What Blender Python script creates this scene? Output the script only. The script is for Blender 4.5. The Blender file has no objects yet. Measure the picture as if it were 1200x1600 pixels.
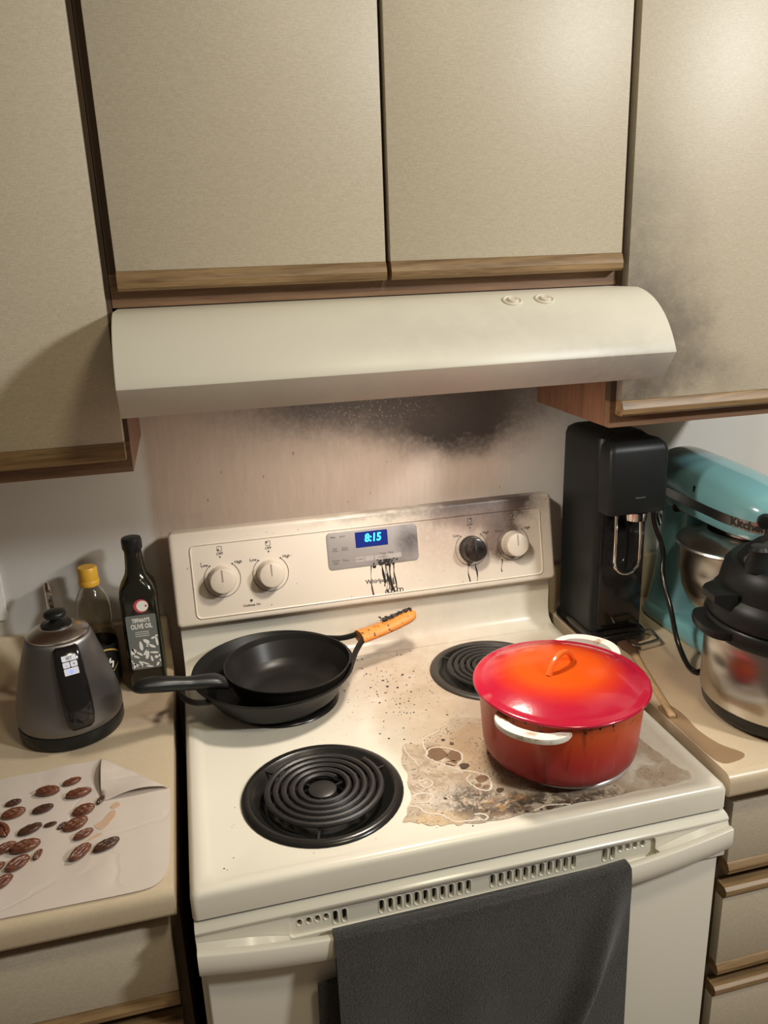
import bpy, bmesh, math, random
from mathutils import Vector, Matrix

random.seed(7)
SC = bpy.context.scene
COL = SC.collection
PI = math.pi

# ------------------------------------------------------------------ camera
cam_d = bpy.data.cameras.new('camera')
cam = bpy.data.objects.new('camera', cam_d)
COL.objects.link(cam)
SC.camera = cam
FW = Vector((0.22224466, 0.92851286, -0.29744106))
RT = Vector((0.96920765, -0.24357331, -0.03617431))
UP = RT.cross(FW)
m = Matrix((RT, UP, -FW)).transposed().to_4x4()
m.translation = Vector((-0.3158, -1.49216, 1.65045))
cam.matrix_world = m
cam_d.sensor_fit = 'VERTICAL'
cam_d.sensor_height = 32.0
cam_d.lens = 1251.9 * 32.0 / 1600.0
cam_d.clip_start = 0.02

# ------------------------------------------------------------------ world, lights, exposure
wd = bpy.data.worlds.new('room_ambient')
SC.world = wd
wd.use_nodes = True
bg = wd.node_tree.nodes['Background']
bg.inputs[0].default_value = (1.0, 0.80, 0.60, 1)
bg.inputs[1].default_value = 0.115


def area(name, loc, target, size, energy, color):
    d = bpy.data.lights.new(name, 'AREA')
    d.shape = 'DISK'
    d.size = size
    d.energy = energy
    d.color = color
    o = bpy.data.objects.new(name, d)
    COL.objects.link(o)
    o.location = loc
    o.rotation_euler = (Vector(target) - Vector(loc)).to_track_quat('-Z', 'Y').to_euler()
    return o


lp_d = bpy.data.lights.new('ceiling_lamp', 'POINT')
lp_d.energy = 122
lp_d.color = (0.98, 0.98, 0.96)
lp_d.shadow_soft_size = 0.11
lp_o = bpy.data.objects.new('ceiling_lamp', lp_d)
COL.objects.link(lp_o)
lp_o.location = (1.45, -1.80, 2.40)
area('ceiling_downlight', (0.2, -1.35, 2.42), (0.2, -1.35, 0.0), 0.25, 8.5, (1.0, 0.90, 0.62))

SC.view_settings.view_transform = 'Standard'
SC.view_settings.look = 'None'
SC.view_settings.gamma = 1.0
SC.view_settings.use_curve_mapping = False
SC.view_settings.exposure = 0.0


# ------------------------------------------------------------------ material helpers
class NT:
    def __init__(self, name):
        self.mat = bpy.data.materials.new(name)
        self.mat.use_nodes = True
        self.t = self.mat.node_tree
        self.b = self.t.nodes['Principled BSDF']
        self._pos = None
        self._obj = None

    def n(self, typ, **kw):
        nd = self.t.nodes.new(typ)
        for k, v in kw.items():
            setattr(nd, k, v)
        return nd

    def s(self, sock, v):
        if isinstance(v, bpy.types.NodeSocket):
            self.t.links.new(v, sock)
        elif isinstance(v, (tuple, list)) and len(v) == 3 and len(sock.default_value) == 4:
            sock.default_value = (*v, 1)
        else:
            sock.default_value = v

    @property
    def pos(self):
        if self._pos is None:
            self._pos = self.n('ShaderNodeNewGeometry').outputs['Position']
        return self._pos

    @property
    def obj(self):
        if self._obj is None:
            self._obj = self.n('ShaderNodeTexCoord').outputs['Object']
        return self._obj

    def math(self, op, a, b=0.0, clamp=False):
        nd = self.n('ShaderNodeMath', operation=op, use_clamp=clamp)
        self.s(nd.inputs[0], a)
        self.s(nd.inputs[1], b)
        return nd.outputs[0]

    def vmath(self, op, a, b=(0, 0, 0)):
        nd = self.n('ShaderNodeVectorMath', operation=op)
        self.s(nd.inputs[0], a)
        self.s(nd.inputs[1], b)
        return nd.outputs['Value'] if op in ('LENGTH', 'DISTANCE', 'DOT_PRODUCT') else nd.outputs[0]

    def scale(self, v, k):
        return self.vmath('MULTIPLY', v, (k, k, k) if not isinstance(k, tuple) else k)

    def noise(self, vec, scale, detail=3.0, rough=0.55, dist=0.0, color=False):
        nd = self.n('ShaderNodeTexNoise')
        self.s(nd.inputs['Vector'], vec)
        nd.inputs['Scale'].default_value = scale
        nd.inputs['Detail'].default_value = detail
        nd.inputs['Roughness'].default_value = rough
        nd.inputs['Distortion'].default_value = dist
        return nd.outputs['Color' if color else 'Fac']

    def voronoi(self, vec, scale, feature='F1', rnd=1.0):
        nd = self.n('ShaderNodeTexVoronoi', feature=feature)
        self.s(nd.inputs['Vector'], vec)
        nd.inputs['Scale'].default_value = scale
        nd.inputs['Randomness'].default_value = rnd
        return nd.outputs['Distance']

    def ss(self, v, lo, hi, a=0.0, b=1.0):
        nd = self.n('ShaderNodeMapRange', interpolation_type='SMOOTHSTEP')
        self.s(nd.inputs['Value'], v)
        nd.inputs['From Min'].default_value = lo
        nd.inputs['From Max'].default_value = hi
        nd.inputs['To Min'].default_value = a
        nd.inputs['To Max'].default_value = b
        return nd.outputs[0]

    def mix(self, f, a, b, blend='MIX'):
        nd = self.n('ShaderNodeMix', data_type='RGBA', blend_type=blend)
        self.s(nd.inputs[0], f)
        self.s(nd.inputs[6], a)
        self.s(nd.inputs[7], b)
        return nd.outputs[2]

    def ramp(self, f, stops):
        nd = self.n('ShaderNodeValToRGB')
        el = nd.color_ramp.elements
        while len(el) < len(stops):
            el.new(0.5)
        for e, (p, c) in zip(el, stops):
            e.position = p
            e.color = (*c, 1) if len(c) == 3 else c
        self.s(nd.inputs[0], f)
        return nd.outputs[0]

    def warp(self, vec, scale, amt):
        c = self.noise(vec, scale, 3.0, 0.6, color=True)
        return self.vmath('ADD', vec, self.scale(self.vmath('SUBTRACT', c, (.5, .5, .5)), amt))

    def blob(self, vec, c, r, soft=0.6):
        """1 inside an ellipsoid, fading to 0 at its edge"""
        d = self.vmath('SUBTRACT', vec, c)
        d = self.vmath('MULTIPLY', d, tuple(1.0 / k for k in r))
        return self.ss(self.vmath('LENGTH', d), 1.0 - soft, 1.0, 1.0, 0.0)

    def bump(self, h, strength=0.2, dist=0.001):
        nd = self.n('ShaderNodeBump')
        nd.inputs['Strength'].default_value = strength
        nd.inputs['Distance'].default_value = dist
        self.s(nd.inputs['Height'], h)
        self.s(self.b.inputs['Normal'], nd.outputs[0])

    def set(self, color=None, rough=None, metal=None, spec=None, coat=None, emit=None, emit_s=None, alpha=None,
            trans=None, ior=None, sheen=None):
        I = self.b.inputs
        for k, v in (('Base Color', color), ('Roughness', rough), ('Metallic', metal), ('Specular IOR Level', spec),
                     ('Coat Weight', coat), ('Emission Color', emit), ('Emission Strength', emit_s), ('Alpha', alpha),
                     ('Transmission Weight', trans), ('IOR', ior), ('Sheen Weight', sheen)):
            if v is not None:
                self.s(I[k], v)
        return self.mat


def simple(name, c, rough=0.5, metal=0.0, var=0.06, nscale=40.0, spec=None, coat=None, bump=0.0, bscale=300.0):
    t = NT(name)
    f = t.noise(t.obj, nscale, 3.0)
    col = t.mix(f, tuple(max(0, k * (1 - var)) for k in c), tuple(min(1, k * (1 + var)) for k in c))
    if bump:
        t.bump(t.noise(t.obj, bscale, 2.0), bump, 0.0006)
    return t.set(col, rough, metal, spec, coat)


def soot_layers(t, col, layers, wscale=14.0, wamt=0.08, grain=60.0):
    """blend soot deposits (centre, radii, colour, amount) over a colour"""
    p = t.warp(t.pos, wscale, wamt)
    g = t.noise(t.pos, grain, 4.0, 0.7)
    for c, r, sc, amt in layers:
        mk = t.blob(p, c, r, 0.95)
        mk = t.math('MULTIPLY', mk, t.ss(g, 0.15, 0.65, 0.55, 1.0))
        mk = t.math('MULTIPLY', mk, amt, clamp=True)
        col = t.mix(mk, col, sc)
    return col


MAT = {}


def make_laminate(name, layers=()):
    t = NT(name)
    # woven linen print: two thread directions
    p = t.pos
    wx = t.noise(t.scale(p, (1100, 1100, 130)), 1.0, 1.0)
    wz = t.noise(t.scale(p, (130, 130, 1100)), 1.0, 1.0)
    w = t.math('ADD', wx, wz)
    col = t.ramp(t.ss(w, 0.6, 1.4), [(0.0, (.50, .435, .325)), (0.5, (.56, .49, .375)), (1.0, (.62, .55, .43))])
    big = t.noise(p, 3.0, 2.0)
    col = t.mix(t.ss(big, .3, .7, 0, .12), col, (.50, .42, .30))
    if layers:
        col = soot_layers(t, col, layers, 9.0, 0.16, 50.0)
    t.bump(w, 0.18, 0.0006)
    return t.set(col, 0.43)


MAT['laminate'] = make_laminate('linen_laminate')
SOOT = (.10, .085, .075)
MAT['laminate_soot'] = make_laminate('linen_laminate_sooted', [
    ((.40, -.31, 1.48), (.16, .3, .20), SOOT, .75), ((.47, -.31, 1.50), (.12, .3, .10), SOOT, .45),
    ((.38, -.31, 1.62), (.16, .3, .30), (.16, .14, .125), .55), ((.46, -.31, 1.44), (.25, .3, .06), SOOT, .45)])
MAT['laminate_base'] = MAT['laminate']


def make_oak(name, c0, c1, axis='x', rough=0.45):
    t = NT(name)
    sc = (4, 60, 60) if axis == 'x' else (60, 60, 4)
    p = t.scale(t.pos, sc)
    f = t.noise(t.warp(p, 0.8, 1.2), 1.3, 4.0, 0.6, 0.6)
    fine = t.noise(t.scale(t.pos, (30, 900, 900) if axis == 'x' else (900, 900, 30)), 1.0, 2.0)
    f = t.math('ADD', t.math('MULTIPLY', f, .75), t.math('MULTIPLY', fine, .25))
    col = t.ramp(f, [(.32, c0), (.5, tuple((a + b) / 2 for a, b in zip(c0, c1))), (.68, c1)])
    t.bump(f, 0.15, 0.0008)
    return t.set(col, rough)


MAT['oak'] = make_oak('oak_pull', (.125, .068, .028), (.40, .26, .125))
MAT['oak_frame'] = make_oak('oak_face_frame', (.125, .066, .036), (.27, .155, .086))
MAT['oak_frame_v'] = make_oak('oak_stile', (.045, .027, .016), (.10, .062, .036), 'z')
MAT['oak_side'] = make_oak('oak_side_panel', (.12, .052, .028), (.27, .13, .075), 'z')


def make_wall():
    t = NT('painted_wall')
    p = t.pos
    base = t.mix(t.noise(p, 5.0, 2.0), (.64, .62, .575), (.70, .68, .635))
    sx = t.n('ShaderNodeSeparateXYZ')
    t.s(sx.inputs[0], t.warp(p, 20.0, 0.012))
    # film of smoke and grease between the cabinets
    film = t.math('MULTIPLY', t.ss(sx.outputs[0], -.415, -.395), t.ss(sx.outputs[0], .22, .42, 1, 0))
    streak = t.noise(t.warp(t.scale(p, (95, 1, 14)), 1.2, 1.6), 1.0, 4.0, 0.65)
    fc = t.ramp(streak, [(.3, (.485, .37, .295)), (.55, (.53, .41, .335)), (.75, (.575, .455, .375))])
    col = t.mix(t.math('MULTIPLY', film, .85), base, fc)
    col = soot_layers(t, col, [((.20, 0, 1.365), (.24, .2, .13), (.030, .024, .021), 1.7), ((.10, 0, 1.415), (.48, .2, .10), (.05, .04, .035), 1.5), ((-.01, 0, 1.40), (.26, .2, .09), (.06, .045, .04), .75),
                               ((.24, 0, 1.31), (.10, .2, .06), (.04, .032, .028), .6), ((.05, 0, 1.38), (.5, .2, .12), (.09, .07, .06), .6),
                               ((.36, 0, 1.40), (.12, .2, .20), (.16, .145, .13), .6)], 16.0, 0.05, 90.0)
    # pale blisters where the paint bubbled
    v = t.voronoi(t.warp(p, 60, .01), 170.0)
    bl = t.math('MULTIPLY', t.ss(v, .16, .30, 1, 0), t.blob(t.warp(p, 12, .05), (.02, 0, 1.375), (.20, .2, .045), .8))
    col = t.mix(t.math('MULTIPLY', bl, .55), col, (.42, .34, .29))
    # dark runs and specks
    v2 = t.voronoi(t.scale(p, (1, 1, .4)), 42.0)
    sp = t.math('MULTIPLY', t.ss(v2, .03, .07, 1, 0), film)
    col = t.mix(t.math('MULTIPLY', sp, .75), col, (.05, .035, .03))
    t.bump(t.math('ADD', streak, t.noise(p, 160.0, 3.0)), 0.15, 0.001)
    return t.set(col, 0.6)


MAT['wall'] = make_wall()


def make_counter(name, stain=False):
    t = NT(name)
    p = t.pos
    f = t.noise(p, 260.0, 3.0, .7)
    col = t.mix(f, (.56, .45, .31), (.68, .57, .42))
    col = t.mix(t.ss(t.noise(p, 9.0, 3.0), .35, .7, 0, .25), col, (.50, .37, .25))
    if stain:
        col = soot_layers(t, col, [((.45, -.22, .914), (.12, .20, .1), (.30, .19, .12), .75), ((.47, -.36, .914), (.14, .22, .1), (.42, .28, .18), .6)], 20, .04, 40)
    else:
        col = soot_layers(t, col, [((-.43, -.21, .914), (.10, .08, .1), (.34, .22, .16), .45), ((-.45, -.13, .914), (.12, .1, .1), (.34, .24, .18), .5)], 20, .06, 60)
    return t.set(col, 0.33)


MAT['counter'] = make_counter('beige_laminate_counter')
MAT['counter_stained'] = make_counter('beige_laminate_counter_stained', True)


def make_enamel(name, kind):
    t = NT(name)
    p = t.pos
    col = t.mix(t.noise(p, 6.0, 2.0), (.74, .70, .60), (.78, .74, .64))
    rough = 0.22
    if kind == 'cooktop':
        col = soot_layers(t, col, [((.05, -.20, .912), (.34, .30, .2), (.52, .38, .28), .85), ((.10, -.40, .912), (.24, .22, .2), (.46, .33, .22), .70),
                                   ((.28, -.50, .912), (.20, .24, .2), (.42, .33, .26), .55), ((.30, -.16, .912), (.16, .16, .2), (.46, .35, .26), .5)], 9, .10, 30)
        v = t.voronoi(t.warp(p, 40, .01), 75.0)
        sp = t.math('MULTIPLY', t.ss(v, .06, .10, 1, 0), t.blob(t.warp(p, 10, .1), (.05, -.28, .912), (.26, .24, .2), .7))
        col = t.mix(t.math('MULTIPLY', sp, .75), col, (.10, .06, .04))
        rough = 0.26
    if kind == 'riser':
        st = t.noise(t.scale(p, (60, 1, 4)), 1.0, 3.0)
        col = soot_layers(t, col, [((.14, -.06, .97), (.34, .2, .12), (.50, .38, .28), .6)], 12, .08, 40)
        col = t.mix(t.math('MULTIPLY', t.ss(st, .45, .7), .22), col, (.45, .35, .27))
    if kind == 'console':
        col = t.mix(.55, col, (.70, .58, .48))
        col = soot_layers(t, col, [((.235, -.06, 1.178), (.17, .3, .060), (.022, .018, .017), 1.9), ((.235, -.06, 1.168), (.11, .3, .055), (.03, .025, .023), 1.3), ((.18, -.06, 1.16), (.28, .3, .07), (.20, .15, .13), .6),
                                   ((.266, -.06, 1.112), (.055, .3, .060), (.04, .03, .028), 2.4), ((.17, -.06, 1.11), (.22, .3, .10), (.42, .29, .22), .6),
                                   ((.05, -.06, 1.185), (.25, .3, .015), (.10, .08, .07), .5)], 24, .05, 110)
        v = t.voronoi(t.warp(p, 40, .01), 46.0)
        col = t.mix(t.math('MULTIPLY', t.ss(v, .035, .065, 1, 0), .8), col, (.06, .04, .035))
        rough = 0.35
    if kind == 'hood':
        col = soot_layers(t, col, [((.30, -.47, 1.50), (.22, .2, .07), (.22, .20, .18), .55), ((.10, -.45, 1.56), (.35, .2, .05), (.45, .42, .37), .4), ((0, -.472, 1.49), (.5, .05, .03), (.58, .56, .50), .4)], 10, .08, 30)
        rough = 0.42
    t.bump(t.noise(p, 500.0, 1.0), 0.03, 0.0004)
    return t.set(col, rough)


for k in ('plain', 'cooktop', 'riser', 'console', 'hood'):
    MAT['enamel_' + k] = make_enamel('cream_enamel_' + k, k)

MAT['black_gap'] = simple('shadow_gap_black', (.012, .011, .010), .8)
MAT['range_side'] = simple('dark_side_steel', (.34, .31, .25), .5)
MAT['iron'] = simple('seasoned_iron', (.011, .010, .009), .42, spec=.22, var=.25, bump=.15, bscale=500)
MAT['nonstick'] = simple('nonstick_coating', (.016, .014, .013), .33, spec=.25, var=.15, bump=.06, bscale=900)
MAT['black_plastic'] = simple('black_plastic', (.013, .013, .013), .34, spec=.30, var=.1)
MAT['matte_black'] = simple('matte_black_plastic', (.012, .013, .013), .42, spec=.25, var=.1)
MAT['gloss_black'] = simple('gloss_black_plastic', (.010, .009, .009), .12, var=.1)
MAT['coil'] = simple('burner_coil', (.022, .020, .019), .38, var=.3, nscale=90, bump=.2, bscale=400)
MAT['drip_black'] = simple('black_drip_bowl', (.014, .013, .012), .24, var=.3, nscale=60)
MAT['drip_burnt'] = simple('burnt_drip_bowl', (.05, .04, .034), .45, var=.5, nscale=60)
MAT['chrome'] = simple('chrome', (.75, .73, .70), .14, 1.0, var=.05)
MAT['chrome_white'] = simple('chrome_ring', (.78, .75, .70), .22, .6, var=.12)
MAT['steel_dull'] = simple('dull_steel', (.42, .40, .37), .30, 1.0, var=.06)
MAT['print'] = simple('dark_print', (.05, .045, .04), .6)
MAT['char'] = simple('charred_residue', (.014, .011, .010), .5, var=.4, nscale=200)
MAT['white_print'] = simple('white_print', (.80, .79, .75), .6, var=.03)


def make_brushed(name, c, axis, rough=.28, metal=1.0):
    t = NT(name)
    sc = {'z': (300, 300, 4), 'r': (300, 300, 20)}[axis]
    f = t.noise(t.scale(t.obj, sc), 1.0, 2.0)
    col = t.mix(f, tuple(k * .95 for k in c), tuple(min(1, k * 1.04) for k in c))
    if axis == 'z':
        tg = t.n('ShaderNodeTangent', direction_type='RADIAL', axis='Z')
        t.b.inputs['Anisotropic'].default_value = .75
        t.s(t.b.inputs['Tangent'], tg.outputs[0])
    return t.set(col, rough, metal)


MAT['steel'] = make_brushed('brushed_steel', (.56, .53, .49), 'z', .24)
MAT['gunmetal'] = make_brushed('graphite_kettle_metal', (.21, .20, .20), 'z', .36, .85)
MAT['lid_steel'] = make_brushed('brushed_lid_steel', (.60, .57, .53), 'r', .28)


# ------------------------------------------------------------------ mesh helpers
def wloc(o):
    v = Vector((0, 0, 0))
    while o is not None:
        v += o.location
        o = o.parent
    return v


def obj(name, bm, mat, parent=None, origin=None, sharp=35):
    """link a bmesh, given in world coordinates, as one mesh object"""
    base = Vector(origin) if origin is not None else (wloc(parent) if parent else Vector((0, 0, 0)))
    bmesh.ops.translate(bm, verts=bm.verts, vec=-base)
    bmesh.ops.recalc_face_normals(bm, faces=bm.faces)
    me = bpy.data.meshes.new(name)
    bm.to_mesh(me)
    bm.free()
    for p in me.polygons:
        p.use_smooth = True
    me.set_sharp_from_angle(angle=math.radians(sharp))
    me.materials.append(MAT[mat] if isinstance(mat, str) else mat)
    o = bpy.data.objects.new(name, me)
    COL.objects.link(o)
    if parent:
        o.parent = parent
        o.location = base - wloc(parent)
    else:
        o.location = base
    return o


def thing(name, label, cat, loc, group=None, kind=None):
    o = bpy.data.objects.new(name, None)
    COL.objects.link(o)
    o.location = loc
    o.empty_display_size = .05
    return tag(o, label, cat, group, kind)


def tag(o, label=None, cat=None, group=None, kind=None):
    for k, v in (('label', label), ('category', cat), ('group', group), ('kind', kind)):
        if v:
            o[k] = v
    return o


def BM():
    return bmesh.new()


def merge(bm, other):
    me = bpy.data.meshes.new('tmp')
    other.to_mesh(me)
    other.free()
    bm.from_mesh(me)
    bpy.data.meshes.remove(me)
    return bm


def box(x0, x1, y0, y1, z0, z1, b=0.0, seg=2, bm=None, which=None):
    t = BM()
    bmesh.ops.create_cube(t, size=1.0)
    for v in t.verts:
        v.co = Vector(((x0 + x1) / 2 + v.co.x * (x1 - x0), (y0 + y1) / 2 + v.co.y * (y1 - y0), (z0 + z1) / 2 + v.co.z * (z1 - z0)))
    if b > 0:
        es = [e for e in t.edges if which is None or which(e)]
        bmesh.ops.bevel(t, geom=es, offset=b, segments=seg, profile=0.5, affect='EDGES')
    if bm is None:
        return t
    return merge(bm, t)


def frame_from(axis):
    z = Vector(axis).normalized()
    h = Vector((0, 0, 1)) if abs(z.z) < .9 else Vector((1, 0, 0))
    x = h.cross(z).normalized()
    return x, z.cross(x), z


def lathe(prof, c=(0, 0, 0), axis=(0, 0, 1), seg=48, bm=None, sx=1.0, sy=1.0, xdir=None):
    bm = bm or BM()
    if tuple(axis) == (0, 0, 1):
        X, Y, Z = Vector((1, 0, 0)), Vector((0, 1, 0)), Vector((0, 0, 1))
    else:
        X, Y, Z = frame_from(axis)
    c = Vector(c)
    rings = []
    for r, h in prof:
        if r < 1e-6:
            rings.append([bm.verts.new(c + Z * h)])
        else:
            rings.append([bm.verts.new(c + X * (r * sx * math.cos(2 * PI * k / seg)) + Y * (r * sy * math.sin(2 * PI * k / seg)) + Z * h) for k in range(seg)])
    for a, b in zip(rings, rings[1:]):
        if len(a) == 1 and len(b) == 1:
            continue
        for k in range(seg):
            k2 = (k + 1) % seg
            if len(a) == 1:
                bm.faces.new((a[0], b[k], b[k2]))
            elif len(b) == 1:
                bm.faces.new((a[k], a[k2], b[0]))
            else:
                bm.faces.new((a[k], a[k2], b[k2], b[k]))
    return bm


def tube(pts, r, seg=8, bm=None, closed=False, flat=1.0, upv=None):
    """sweep a circle (or a flattened one) along points; r may be a list"""
    bm = bm or BM()
    P = [Vector(p) for p in pts]
    n = len(P)
    R = r if isinstance(r, (list, tuple)) else [r] * n
    rings = []
    prev = None
    for i in range(n):
        a = P[(i - 1) % n] if (closed or i > 0) else P[i]
        b = P[(i + 1) % n] if (closed or i < n - 1) else P[i]
        t = (b - a).normalized()
        if upv is not None:
            u = Vector(upv)
            u = (u - t * u.dot(t)).normalized()
        elif prev is None:
            u = Vector((0, 0, 1)) if abs(t.z) < .9 else Vector((1, 0, 0))
            u = (u - t * u.dot(t)).normalized()
        else:
            u = (prev - t * prev.dot(t)).normalized()
        prev = u
        w = t.cross(u)
        rings.append([bm.verts.new(P[i] + (u * math.sin(2 * PI * k / seg) * flat + w * math.cos(2 * PI * k / seg)) * R[i]) for k in range(seg)])
    rng = range(n) if closed else range(n - 1)
    for i in rng:
        a, b = rings[i], rings[(i + 1) % n]
        for k in range(seg):
            bm.faces.new((a[k], a[(k + 1) % seg], b[(k + 1) % seg], b[k]))
    if not closed:
        bm.faces.new(rings[0][::-1])
        bm.faces.new(rings[-1])
    return bm


def catmull(pts, n=8, closed=False):
    P = [Vector(p) for p in pts]
    out = []
    N = len(P)
    rng = range(N) if closed else range(N - 1)
    for i in rng:
        g = (lambda k: P[k % N]) if closed else (lambda k: P[min(max(k, 0), N - 1)])
        p0, p1, p2, p3 = g(i - 1), g(i), g(i + 1), g(i + 2)
        for k in range(n):
            t = k / n
            out.append(.5 * ((2 * p1) + (p2 - p0) * t + (2 * p0 - 5 * p1 + 4 * p2 - p3) * t * t + (3 * p1 - p0 - 3 * p2 + p3) * t ** 3))
    if not closed:
        out.append(P[-1])
    return out


def prism(poly, f0, f1, bm=None, bevel=0.0, seg=2):
    """poly of 2D points lofted between two placing functions"""
    t = BM()
    a = [t.verts.new(f0(*p)) for p in poly]
    b = [t.verts.new(f1(*p)) for p in poly]
    n = len(poly)
    fa = t.faces.new(a[::-1])
    fb = t.faces.new(b)
    for k in range(n):
        t.faces.new((a[k], a[(k + 1) % n], b[(k + 1) % n], b[k]))
    if bevel > 0:
        bmesh.ops.recalc_face_normals(t, faces=t.faces)
        es = list(set(list(fa.edges) + list(fb.edges)))
        bmesh.ops.bevel(t, geom=es, offset=bevel, segments=seg, profile=.5, affect='EDGES')
    if bm is None:
        return t
    return merge(bm, t)


def rrect(x0, x1, y0, y1, r, n=5):
    pts = []
    for cx, cy, a0 in ((x1 - r, y1 - r, 0), (x0 + r, y1 - r, 90), (x0 + r, y0 + r, 180), (x1 - r, y0 + r, 270)):
        for k in range(n + 1):
            a = math.radians(a0 + 90 * k / n)
            pts.append((cx + r * math.cos(a), cy + r * math.sin(a)))
    return pts


def loft(rings, bm=None, cap=True, closed=True):
    bm = bm or BM()
    R = [[bm.verts.new(p) for p in ring] for ring in rings]
    n = len(R[0])
    for a, b in zip(R, R[1:]):
        for k in range(n if closed else n - 1):
            bm.faces.new((a[k], a[(k + 1) % n], b[(k + 1) % n], b[k]))
    if cap:
        bm.faces.new(R[0][::-1])
        bm.faces.new(R[-1])
    return bm


def holed_plate(outer, holes, place, depth_place, bm=None):
    """flat plate with holes; hole walls run down to depth_place"""
    bm = bm or BM()
    edges = []
    loops = []
    for lp in [outer] + holes:
        vs = [bm.verts.new(place(*p)) for p in lp]
        loops.append(vs)
        for k in range(len(vs)):
            edges.append(bm.edges.new((vs[k], vs[(k + 1) % len(vs)])))
    bmesh.ops.triangle_fill(bm, edges=edges, use_beauty=True, use_dissolve=False)
    for vs, lp in zip(loops[1:], holes):
        dv = [bm.verts.new(depth_place(*p)) for p in lp]
        n = len(vs)
        for k in range(n):
            bm.faces.new((vs[k], vs[(k + 1) % n], dv[(k + 1) % n], dv[k]))
    return bm, loops[0]


def circle_pts(cx, cy, r, n=40):
    return [(cx + r * math.cos(2 * PI * k / n), cy + r * math.sin(2 * PI * k / n)) for k in range(n)]


def text_bm(body, size, place, bold=0.0, align='CENTER', stretch=1.0):
    """flat letters: place(u, v) gives the point in space"""
    cu = bpy.data.curves.new('lettering', 'FONT')
    cu.body = body
    cu.size = size
    cu.align_x = align
    cu.align_y = 'CENTER'
    cu.offset = bold
    cu.resolution_u = 3
    to = bpy.data.objects.new('lettering', cu)
    me = bpy.data.meshes.new_from_object(to)
    bm = BM()
    bm.from_mesh(me)
    for v in bm.verts:
        v.co = place(v.co.x * stretch, v.co.y)
    bpy.data.objects.remove(to)
    bpy.data.curves.remove(cu)
    bpy.data.meshes.remove(me)
    return bm


def flat_poly(bm, pts):
    vs = [bm.verts.new(p) for p in pts]
    bm.faces.new(vs)
    return bm


def copy_tree(o, parent=None):
    c = o.copy()
    COL.objects.link(c)
    c.parent = parent
    for ch in list(o.children):
        copy_tree(ch, c)
    return c


# ------------------------------------------------------------------ the setting
WL, WR = -1.7, 1.7
tag(obj('wall_back', box(WL, WR, 0, .1, 0, 2.5), 'wall'), kind='structure')
MAT['floor'] = simple('floor_vinyl', (.24, .17, .11), .45, var=.2, nscale=12)
tag(obj('floor', box(WL, WR, -3.2, .1, -.05, 0), 'floor'), kind='structure')

XL, XR = -.404, .367          # inner sides of the upper cabinets
ZB = 1.370                    # underside of the upper cabinets
FY = -.290                    # face frames
DY = -.310                    # door fronts


def door(parent, x0, x1, z0, z1, mat='laminate', pull=.026, y=DY, y0=FY, top_pull=False, frame_edge=True):
    zt = z1 - (pull if top_pull else 0)
    d = obj('door', box(x0, x1, y, y0 - .0005, z0 + pull, zt, .0012), mat, parent)
    f = BM()
    # hardwood finger pull: bevelled outer face with a lip
    prof = [(y0 - .001, z0), (y - .001, z0), (y - .0055, z0 + .004), (y - .0065, z0 + .012), (y - .002, z0 + pull - .002), (y, z0 + pull), (y0 - .001, z0 + pull)]
    prism(prof, lambda a, b: Vector((x0, a, b)), lambda a, b: Vector((x1, a, b)), f)
    obj('finger_pull', f, 'oak', d, sharp=25)
    if top_pull:
        f = BM()
        prof = [(y0 - .001, z1), (y - .001, z1), (y - .006, z1 - .004), (y - .0065, z1 - .012), (y, zt), (y0 - .001, zt)]
        prism(prof, lambda a, b: Vector((x0, a, b)), lambda a, b: Vector((x1, a, b)), f)
        obj('finger_pull', f, 'oak', d, sharp=25)
    return d


def upper(label, x0, x1, z0, doors, mats, loc):
    t = thing('wall_cabinet', label, 'cabinet', loc)
    zt = 2.25
    b = box(x0, x1, -.272, -.001, z0, zt)
    obj('cabinet_box', b, 'oak_side', t)
    f = BM()
    box(x0, x1, FY, -.273, z0, z0 + .045, bm=f)
    obj('bottom_rail', f, 'oak_frame', t)
    f = BM()
    xs = [x0] + [(a[1] + b_[0]) / 2 for a, b_ in zip(doors, doors[1:])] + [x1]
    for i, x in enumerate(xs):
        w0, w1 = (x, x + .03) if i == 0 else ((x - .03, x) if i == len(xs) - 1 else (x - .03, x + .03))
        obj('stile', box(w0, w1, FY, -.273, z0 + .0455, zt), 'oak_frame_v', t)
    f.free()
    for (a, b_), mt in zip(doors, mats):
        door(t, a, b_, z0 + .022, zt - .02, mt)
    return t


upper('cream linen-faced wall cabinet hanging left of the range hood above the kettle', -1.25, XL - .0005, ZB, [(-1.24, -.835), (-.828, -.411)], ['laminate', 'laminate'], (-.8, -.14, ZB))
upper('sooted cream wall cabinet hanging right of the range hood above the black carbonator', XR + .0005, .765, ZB, [(.377, .755)], ['laminate_soot'], (.565, -.14, ZB))
upper('short two-door cream wall cabinet directly above the range hood', XL + .0005, XR - .0005, 1.603, [(-.392, -.016), (-.009, .364)], ['laminate', 'laminate'], (0, -.14, 1.603))

# counters and base cabinets
CZ = .914


def counter(label, x0, x1, mat, loc):
    t = thing('countertop', label, 'countertop', loc)
    prof = [(-.021, .876), (-.632, .876), (-.6355, .878), (-.6365, .883), (-.6365, .899)]
    prof += [(-.6215 - .015 * math.cos(q), .899 + .015 * math.sin(q)) for q in [PI / 2 * k / 7 for k in range(1, 8)]] + [(-.021, .914)]
    obj('worktop', prism(prof, lambda a, b: Vector((x0, a, b)), lambda a, b: Vector((x1, a, b))), mat, t, sharp=50)
    obj('backsplash', box(x0, x1, -.0205, -.001, .876, 1.014, .004), mat, t)
    return t


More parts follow.
